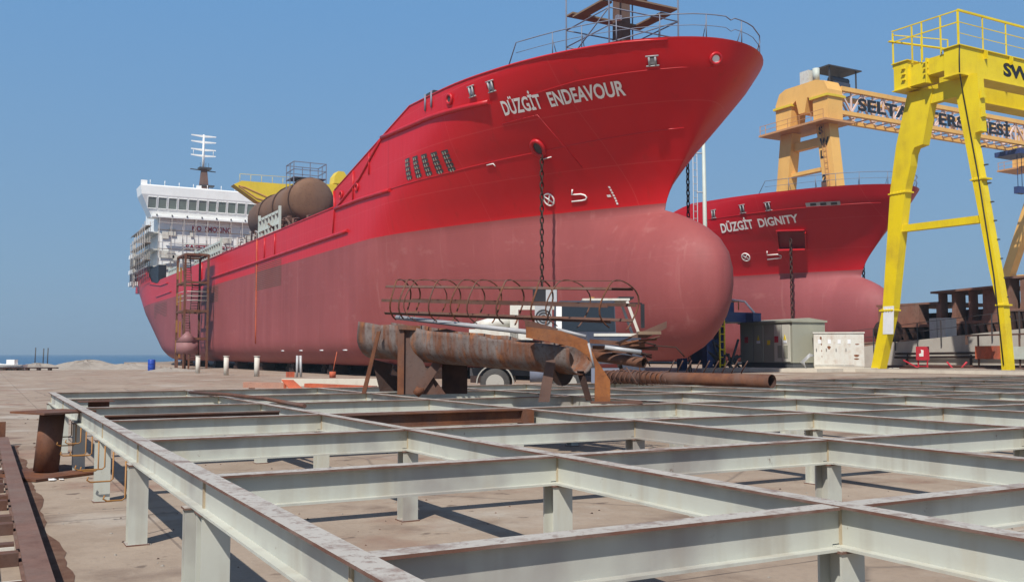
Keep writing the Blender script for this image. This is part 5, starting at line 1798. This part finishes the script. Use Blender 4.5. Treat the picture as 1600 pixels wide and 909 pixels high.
# truss girder
gx0, gx1, gy0, gy1, gz0, gz1 = 94.55, 142.3, 85.0, 88.4, 31.9, 35.5
mb = MB()
for y in (gy0, gy1):
    mb.box((gx0, y - .3, gz1 - .55), (gx1, y + .3, gz1)); mb.box((gx0, y - .3, gz0), (gx1, y + .3, gz0 + .5))
mb.build('truss_chord', M['peach'], og)
mb = MB()
n = 24
for y in (gy0, gy1):
    for k in range(n):
        xa, xb = gx0 + (gx1 - gx0) * k / n, gx0 + (gx1 - gx0) * (k + 1) / n
        a, b = (gz0 + .5, gz1 - .55) if k % 2 else (gz1 - .55, gz0 + .5)
        mb.bar((xa, y, a), (xb, y, b), .2, .2)
        mb.bar((xa, y + .02, gz0 + .5), (xa, y + .02, gz1 - .55), .18, .18)
for k in range(n + 1):
    x = gx0 + (gx1 - gx0) * k / n
    mb.bar((x, gy0, gz1 - .3), (x, gy1, gz1 - .3), .15, .15); mb.bar((x, gy0, gz0 + .25), (x, gy1, gz0 + .25), .15, .15)
mb.build('truss_web', M['pink_white'], og)
for word, x_, w_ in (('SELTAŞ', 97.3, 11.9), ('TERSANESİ', 110.6, 17.9)):
    flat_text(word, (x_, gy0 - .35, 32.75), (1, 0, 0), (0, 0, 1), 1.6, w_, .04, .02, .25).build('girder_lettering', M['black'], og)
mb = MB()
mb.box((91.9, 87.7, 36.4), (93.2, 89.2, 38.0)); mb.build('white_tank', M['white_dirty'], og)
mb = MB(); mb.tube([(92.4, 86.9, 36.4), (92.4, 86.9, 38.0)], .45, 12); mb.build('white_tank', M['mint'], og)
mb = MB()
mb.box((93.2, 85.5, 38.2), (99.2, 89.0, 38.35))
for x in (93.6, 98.4):
    for y in (85.8, 88.6):
        mb.bar((x, y, 35.5), (x, y, 38.2), .15, .15)
mb.build('winch_canopy', M['dark'], og)
mb = MB(); mb.box((95.0, 86.2, 35.52), (97.8, 88.2, 36.6)); mb.tube([(94.8, 86.8, 36.9), (97.8, 86.8, 36.9)], .5, 12); mb.build('winch', M['cab_dark'], og)
mb = MB(); mb.box((130.6, 84.6, 30.6), (134.5, 88.6, 31.3)); mb.tube([(132, 86, 26), (132, 86, 30.6)], .05, 5); mb.tube([(133, 86, 26), (133, 86, 30.6)], .05, 5); mb.box((131.6, 85.6, 25), (133.4, 86.4, 26)); mb.build('trolley', M['blue'], og)
# light mast between the two tankers
mp = thing('light_mast', 'slim pale lighting mast with a ladder between the two tankers', 'mast', (49.5, 58.3, 0.5))
MB().tube([(49.6, 58.3, .45), (49.45, 58.3, 21)], [.22, .12], 10).build('pole', M['mint'], mp)
mb = MB()
for dx in (-.95, -.55):
    mb.tube([(49.5 + dx, 58.5, 2), (49.5 + dx, 58.5, 20)], .035, 5)
for k in range(32):
    mb.tube([(48.55, 58.5, 2.3 + k * .55), (48.95, 58.5, 2.3 + k * .55)], .025, 4)
for z in (5, 10, 14.3, 17.4):
    mb.tube([(48.9, 58.5, z), (49.5, 58.3, z)], .05, 5)
mb.build('ladder', M['galv'], mp)
mb = MB(); mb.box((48.9, 57.9, 21), (50.1, 58.7, 21.3)); mb.build('lamp_bank', M['galv'], mp)

# ------------------------------------------------------------------ electrical kiosk and cabinet
zb = .5
kx, ky = 44.4, 44.2          # near right-front corner
ang = R(-6)
kp = thing('electrical_kiosk', 'large grey beige electrical kiosk with pale doors on a dark plinth beside the blue machine', 'electrical kiosk', (44, 46, zb))
KT_ = Matrix.Translation((44.75, 44.5, 0)) @ Matrix.Rotation(ang, 4, 'Z')
def kput(mb, name, mat, par):
    mb.xf(KT_)
    return mb.build(name, mat, par)
# local: x to +X (right rear), y along the slipway (left in the photo)
mb = MB(); mb.box((0.05, 0.05, .4), (2.5, 5.35, 1.05)); kput(mb, 'plinth', M['kiosk_base'], kp)
mb = MB(); mb.box((0, 0, 1.052), (2.6, 5.4, 3.62)); body = kput(mb, 'housing', M['kiosk'], kp)
mb = MB(); mb.box((-.12, -.1, 3.622), (2.72, 5.52, 3.74)); mb.prism([(-.05, -.06, 3.741), (2.65, -.06, 3.741), (1.3, -.06, 3.9)], (0, 5.5, 0)); kput(mb, 'roof', M['kiosk'], kp)
for y0_, y1_, mt in ((.2, 1.75, 'kiosk_door'), (2.9, 4.9, 'kiosk')):
    mb = MB(); mb.box((-.035, y0_, 1.12), (-.002, y1_, 3.5)); mb.box((-.05, (y0_ + y1_) / 2 - .012, 1.15), (-.0355, (y0_ + y1_) / 2 + .012, 3.48), 1)
    dr = kput(mb, 'door', [M[mt], M['kiosk_base']], kp)
    mb = MB(); mb.box((-.055, y0_ + .2, 1.35), (-.037, y0_ + .6, 2.15)); kput(mb, 'louvre', M['kiosk'], dr)
    if mt == 'kiosk_door':
        mb = MB(); mb.box((-.055, y0_ + .75, 1.35), (-.037, y0_ + 1.2, 2.15)); kput(mb, 'louvre', M['kiosk'], dr)
    mb = MB(); mb.box((-.06, y1_ - .42, 2.35), (-.037, y1_ - .05, 2.75)); kput(mb, 'warning_sign', M['red_box'], dr)
    mb = MB(); mb.prism([(-.06, y0_ + .35, 2.5), (-.06, y0_ + .6, 2.5), (-.06, y0_ + .475, 2.85)], (.02, 0, 0)); kput(mb, 'warning_triangle', M['yellow'], dr)
    mb = MB(); mb.box((-.06, y0_ + .3, 2.3), (-.037, y0_ + .65, 2.48)); kput(mb, 'label_plate', M['paper'], dr)
mb = MB(); mb.box((-.02, 2.2, 2.2), (-.002, 2.5, 2.5)); kput(mb, 'label_plate', M['yellow'], kp)
ck = thing('electrical_cabinet', 'lower dirty white metal cabinet with rust stains next to the grey kiosk', 'electrical cabinet', (47, 42.5, zb))
CT_ = Matrix.Translation((45.35, 43.3, 0)) @ Matrix.Rotation(R(-44), 4, 'Z')
def cput(mb, name, mat, par):
    mb.xf(CT_)
    return mb.build(name, mat, par)
mb = MB(); mb.box((0, 0, .85), (2.95, 1.1, 2.88)); cput(mb, 'housing', M['white_dirty'], ck)
mb = MB(); mb.box((-.06, -.06, 2.882), (3.0, 1.15, 2.96)); cput(mb, 'top_cover', M['white_dirty'], ck)
mb = MB(); mb.box((.02, .02, .48), (2.93, 1.08, .849)); cput(mb, 'plinth', M['kerb'], ck)
for k in range(4):
    mb = MB(); mb.box((.06 + k * .58, -.03, .92), (.60 + k * .58, -.002, 2.8)); d_ = cput(mb, 'door', M['white_dirty'], ck)
    mb = MB(); mb.box((.25 + k * .58, -.045, 2.25), (.43 + k * .58, -.032, 2.5)); cput(mb, 'label_plate', M['paper'], d_)
    mb = MB(); mb.box((.13 + k * .58, -.05, 1.75), (.17 + k * .58, -.032, 1.95)); cput(mb, 'handle', M['dark'], d_)
mb = MB()
for (x, z, w_, h_) in ((.42, 2.55, .12, .3), (.45, 2.2, .07, .14), (.46, 1.8, .06, .12), (.47, 1.45, .05, .1), (.9, 2.0, .2, .22), (2.5, 1.5, .32, .16), (2.55, 2.2, .25, .08), (2.5, 1.3, .3, .1)):
    mb.add([(x + w_ * .5 * math.cos(a) * (1 + .3 * math.sin(3 * a)), -.0335 if x < 2.35 else -.004, z + h_ * .5 * math.sin(a)) for a in [2 * PI * i / 10 for i in range(10)]], [tuple(range(10))])
cput(mb, 'rust_patch', M['rust_orange'], ck)
mb = MB()
for k in range(4):
    mb.tube([(44.9 + .1 * k, 43.5, .5), (44.75, 43.55 + .1 * k, 1.1), (45.1, 43.4, 1.45 + .06 * k), (45.4, 43.35, 1.5)], .03, 5)
single(mb, 'grey_cable_loop', M['galv'], 'loops of pale cable hanging between the kiosk and the white cabinet', 'cable')
mb = MB(); mb.prism([(40.5, 48.2, .30), (44.2, 42.0, .30), (52, 42.4, .30), (49, 50.5, .30)], (0, 0, .2 + .22))
single(mb, 'cabinet_slab', M['kerb'], 'pale concrete slab under the electrical kiosk and the white cabinet', 'slab')
# blue machine
bm_ = thing('blue_machine', 'tall blue steel machine with a yellow ladder half hidden behind the bulbous bow', 'machine', (43.5, 49, .5))
mb = MB(); mb.box((41.3, 48.6, .5), (41.8, 49.1, 3.7)); mb.box((43.9, 50.5, .5), (44.4, 51, 3.7)); mb.box((41.3, 51.2, .5), (41.8, 51.7, 3.7)); mb.box((41.6, 48.2, 3.7), (45.3, 52, 4.35)); mb.box((42.2, 50.0, 1.0), (44.0, 51.3, 2.6)); mb.box((43.4, 49.2, 4.35), (44.2, 50.0, 5.2))
mb.box((44.3, 47.5, 3.75), (45.0, 48.2, 4.3))
mb.build('frame', M['blue'], bm_)
mb = MB()
for x in (41.95, 42.35):
    mb.bar((x, 48.1, .5), (x, 48.1, 4.3), .08, .08)
for k in range(7):
    mb.bar((41.95, 48.1, .9 + k * .5), (42.35, 48.1, .9 + k * .5), .06, .06)
mb.build('ladder', M['yellow'], bm_)
mb = MB()
mb.tube([(42.5, 48.1, 5.0), (43.6, 48.1, 5.05), (43.6, 48.1, 4.5)], .04, 6); mb.tube([(42.5, 50.8, 4.5), (42.5, 50.8, 5.0), (42.5, 48.1, 5.0), (42.5, 48.1, 4.5)], .04, 6)
mb.build('guard_rail', M['rod_yellow'], bm_)
mb = MB(); mb.tube([(43.8, 49.6, 5.3), (44.6, 48.6, 5.1), (44.9, 48.0, 4.3)], .07, 8); mb.tube([(43.8, 49.6, 5.2), (43.8, 49.6, 5.5)], .15, 8); mb.build('hose', M['lettering'], bm_)
mb = MB()
for k in range(12):
    mb.tube([(41.3 + random.random() * 2.5, 47.8 + random.random(), .6), (41.3 + random.random() * 2.5, 47.8 + random.random(), 1.2 + random.random() * 1.5)], .08, 6)
mb.build('pipework', M['dark'], bm_)

# ------------------------------------------------------------------ right background: retaining wall, ship blocks, racks
mb = MB()
mb.prism([(57.6, -40, .2), (57.6, 52, .2), (57.6, 52, 2.0), (57.6, 45, 2.62), (57.6, 37.5, 3.2), (57.6, 20, 4.0), (57.6, -40, 4.5)], (.6, 0, 0))
single(mb, 'retaining_wall', M['wallc'], 'long weathered grey concrete retaining wall behind the yellow crane legs', 'wall')
mb = MB(); mb.box((58.21, -40, .2), (150, 51.5, 2.5)); tag(mb.build('upper_yard', M['concrete']), kind='structure')
rl = thing('wall_railing', 'dark green railing along the top of the concrete retaining wall', 'railing', (57.9, 42, 2.5))
mb = MB()
for k in range(11):
    y = 51 - k * 1.9
    zz = 2.62 + (45 - y) * .077
    mb.bar((57.52, y, zz - .6), (57.52, y, zz + 1.15), .06, .06)
mb.build('post', M['dark'], rl)
mb = MB()
for z in (3.2, 3.8):
    mb.bar((57.52, 51, z - .46), (57.52, 30, z + 1.15), .035, .035)
mb.build('rail', M['dark'], rl)
def ship_block(name, label, x0, x1, y0, y1, z0, z1, bays, closed, mat, mat2, roof=0.0, slope=0.0, mid=.42):
    t = thing(name, label, 'ship section', ((x0 + x1) / 2, (y0 + y1) / 2, z0), 'unfinished ship sections')
    zm = z0 + (z1 - z0) * mid
    mb = MB()
    mb.box((x0, y0, z0), (x1, y1, z0 + .2)); mb.box((x0 + 1.6, y0, z0 + .2), (x0 + 1.68, y1, zm + .9))
    mb.build('plating', mat2, t)
    mb = MB()
    mb.prism([(x0 - roof, y0 - .2, z1 - .15 + slope), (x0 - roof, y1 + .4, z1 - .15), (x0 - roof, y1 + .4, z1), (x0 - roof, y0 - .2, z1 + slope)], (x1 - x0 + roof, 0, 0))
    mb.build('deck_plate', mat, t)
    mb = MB(); mb.box((x0 - .06, y0, zm - .2), (x0 + 1.6, y1, zm)); mb.build('stringer', mat, t)
    dy = (y1 - y0) / bays
    for k in range(bays + 1):
        y = y0 + dy * k
        mb = MB(); w = .30 + .35 * (k % 2)
        zt = z1 - .16 + slope * (1 - k / bays)
        mb.prism([(x0, y - .1, zm), (x0, y + w * .6, zm), (x0, y + w * .35, zm + .5), (x0, y + w * .35, zt), (x0, y - .1, zt)], (.5 + w, 0, 0))
        mb.build('web_frame', mat, t)
        if k in closed:
            mb = MB(); mb.box((x0 - .02, y + .02, zm + .01), (x0 + .03, y + dy - .05, zt - .02)); mb.build('side_plate', mat, t)
    n = bays * 2
    for k in range(n):
        y = y0 + (y1 - y0) * (k + .5) / n
        mb = MB()
        mb.prism([(x0, y, z0 + .2), (x0, y + dy * .3, zm - .2), (x0, y - .08, zm - .2), (x0, y - .08, z0 + .2)], (.9, 0, 0))
        mb.build('bracket', mat2, t)
    return t
ship_block('ship_section', 'low rusty ship section at the left end behind the wall with dark open bays', 62.5, 70, 47.4, 52.6, 2.5, 5.5, 3, (2, 1), M['block_rust'], M['rust_dark'], 0, 0, .45)
ship_block('ship_section', 'middle rusty ship section with a jutting roof plate above the pale box cabin', 62.5, 66.5, 42.2, 47.2, 2.5, 6.25, 4, (0,), M['block_rust'], M['rust_plate'], .5, .15, .40)
ship_block('ship_section', 'tallest rusty ship section at the right frame edge behind the crane leg', 62.8, 71, 33.0, 41.9, 2.5, 7.0, 9, (1, 3, 5, 7), M['block_rust'], M['rust_dark'], .1, 0, .5)
pb = MB(); pb.box((59.2, 44.3, 2.52), (60.4, 45.6, 4.15)); pb.box((59.19, 44.95, 2.6), (59.2 - .02, 44.98, 4.1), 1)
single(pb, 'site_cabin', [M['galv'], M['dark']], 'pale blue grey box cabin standing on the wall in front of the rusty sections', 'cabin')
mb = MB(); mb.tube([(60.5, 51, 3.3), (60.6, 49.6, 3.3)], .8, 18)
single(mb, 'steel_drum', M['rust_dark'], 'large dark rusty drum lying at the left end of the wall top', 'drum')
fb = thing('fire_hose_cabinet', 'red fire hose cabinet on a stand in front of the retaining wall', 'fire cabinet', (54.6, 42.2, .5))
mb = MB(); mb.box((54.4, 42.2, 1.2), (54.7, 43.0, 2.1)); cb_ = mb.build('box', M['red_box'], fb)
mb = MB(); mb.prism([(54.38, 42.72, 1.45), (54.38, 42.42, 1.45), (54.38, 42.40, 1.85), (54.38, 42.6, 1.9), (54.38, 42.57, 1.68), (54.38, 42.75, 1.6)], (.02, 0, 0)); mb.build('emblem', M['lettering'], cb_)
mb = MB(); mb.bar((54.55, 42.25, .45), (54.55, 42.25, 1.2), .07, .07); mb.bar((54.55, 42.95, .45), (54.55, 42.95, 1.2), .07, .07); mb.bar((54.5, 44.1, 1.2), (54.5, 42.95, .7), .07, .07); mb.bar((54.55, 42.25, .8), (54.55, 42.95, .8), .05, .05); mb.build('stand', M['red_box'], fb)
mb = MB(); mb.tube([(53.9, 40.3, 1.1), (53.9, 39.9, .7), (53.9, 39.3, .7), (53.9, 38.9, 1.1)], .06, 6); mb.tube([(53.9, 39.6, .5), (53.9, 39.6, .7)], .06, 6)
single(mb, 'red_bracket', M['red_box'], 'small red U-shaped bracket right of the fire hose cabinet', 'bracket')
# long pipes on the ground between crane legs
pipe_lab = ['long dark pipe lying highest along the foot of the retaining wall', 'long dark pipe just below the topmost pipe at the retaining wall', 'long rusty pipe in the middle of the ground stack between the crane legs', 'long rusty pipe on the near side between the crane legs']
for k, (x, z) in enumerate(((57.3, 1.62), (57.2, 1.36), (54.9, .75), (53.2, .62))):
    mb = MB(); mb.tube([(x, 47, z), (x - .1, 30, z + .15), (x, 10, z)], .08, 10)
    for y in (46, 41, 36, 31):
        mb.bar((x, y, .45), (x, y, z - .05), .08, .08)
    single(mb, 'long_pipe', M['rust_dark' if k < 2 else 'rust_mauve'], pipe_lab[k], 'pipe', 'long pipes at the retaining wall')
rk = thing('steel_rack', 'rusty reddish steel rack with a rail on top left of the right crane leg', 'rack', (54.2, 36.6, .5))
mb = MB(); mb.box((53.9, 36.2, 1.3), (54.3, 38.3, 2.1)); mb.build('panel', M['rust_red'], rk)
mb = MB(); mb.box((53.9, 34.6, 1.3), (54.2, 36.15, 2.05)); mb.build('grey_panel', M['mint'], rk)
mb = MB()
mb.bar((54.1, 39.0, 2.75), (54.1, 33.5, 2.8), .1, .1); mb.bar((54.1, 39.0, 2.2), (54.1, 39.0, 2.8), .12, .12)
for y in (38.2, 36.5, 35.5, 35.0):
    mb.bar((54.1, y, .5), (54.1, y, 2.75), .08, .08)
mb.build('frame', M['rust_plate'], rk)
mb = MB()
bed = thing('scrap_bed', 'low bed of brown steel bars on the ground between the crane legs', 'steel bars', (52.5, 38, .5))
for k in range(7):
    mb = MB(); x = 46.5 + k * 1.05
    mb.bar((x, 41.0 - .3 * k, .62), (x + 1.0, 28, .62), .3, .2)
    mb.build('steel_bar', M['rust_mauve' if k % 2 else 'kerb'], bed)
# dark pickup partly hidden behind the right crane leg
pk = thing('parked_lorry', 'dark lorry front with a white stripe at the right frame edge behind the crane leg', 'lorry', (57, 36.2, .5))
PT_ = Matrix.Translation((55.6, 34.6, .5)) @ Matrix.Rotation(R(-70), 4, 'Z')
def pput(mb, name, mat, par=pk):
    mb.xf(PT_)
    return mb.build(name, mat, par)
mb = MB(); mb.prism([(0, -.9, .5), (0, -.9, 1.2), (.15, -.9, 1.9), (1.6, -.9, 1.9), (1.6, -.9, .5)], (0, 1.8, 0)); b_ = pput(mb, 'body', M['black'])
mb = MB(); mb.box((-.03, -.88, 1.22), (-.002, .88, 1.32)); pput(mb, 'stripe', M['lettering'], b_)
mb = MB(); mb.box((1.62, -.95, .6), (4.6, .95, 1.4)); pput(mb, 'cargo_bed', M['dark'])
for x in (.7, 3.7):
    for y in (-.8, .8):
        mb = MB(); mb.tube([(x, y - .12, .42), (x, y + .12, .42)], .42, 16); w_ = pput(mb, 'wheel', M['tyre'])
        mb = MB(); mb.tube([(x, y - .14 * (1 if y < 0 else -1), .42), (x, y, .42)], .22, 12); pput(mb, 'rim', M['rim'], w_)
for y in (-.6, .6):
    mb = MB(); mb.tube([(-.02, y, .8), (.05, y, .8)], .14, 12); pput(mb, 'headlight', M['galv'], b_)

for o in SC.objects:
    if '_org' in o:
        del o['_org']
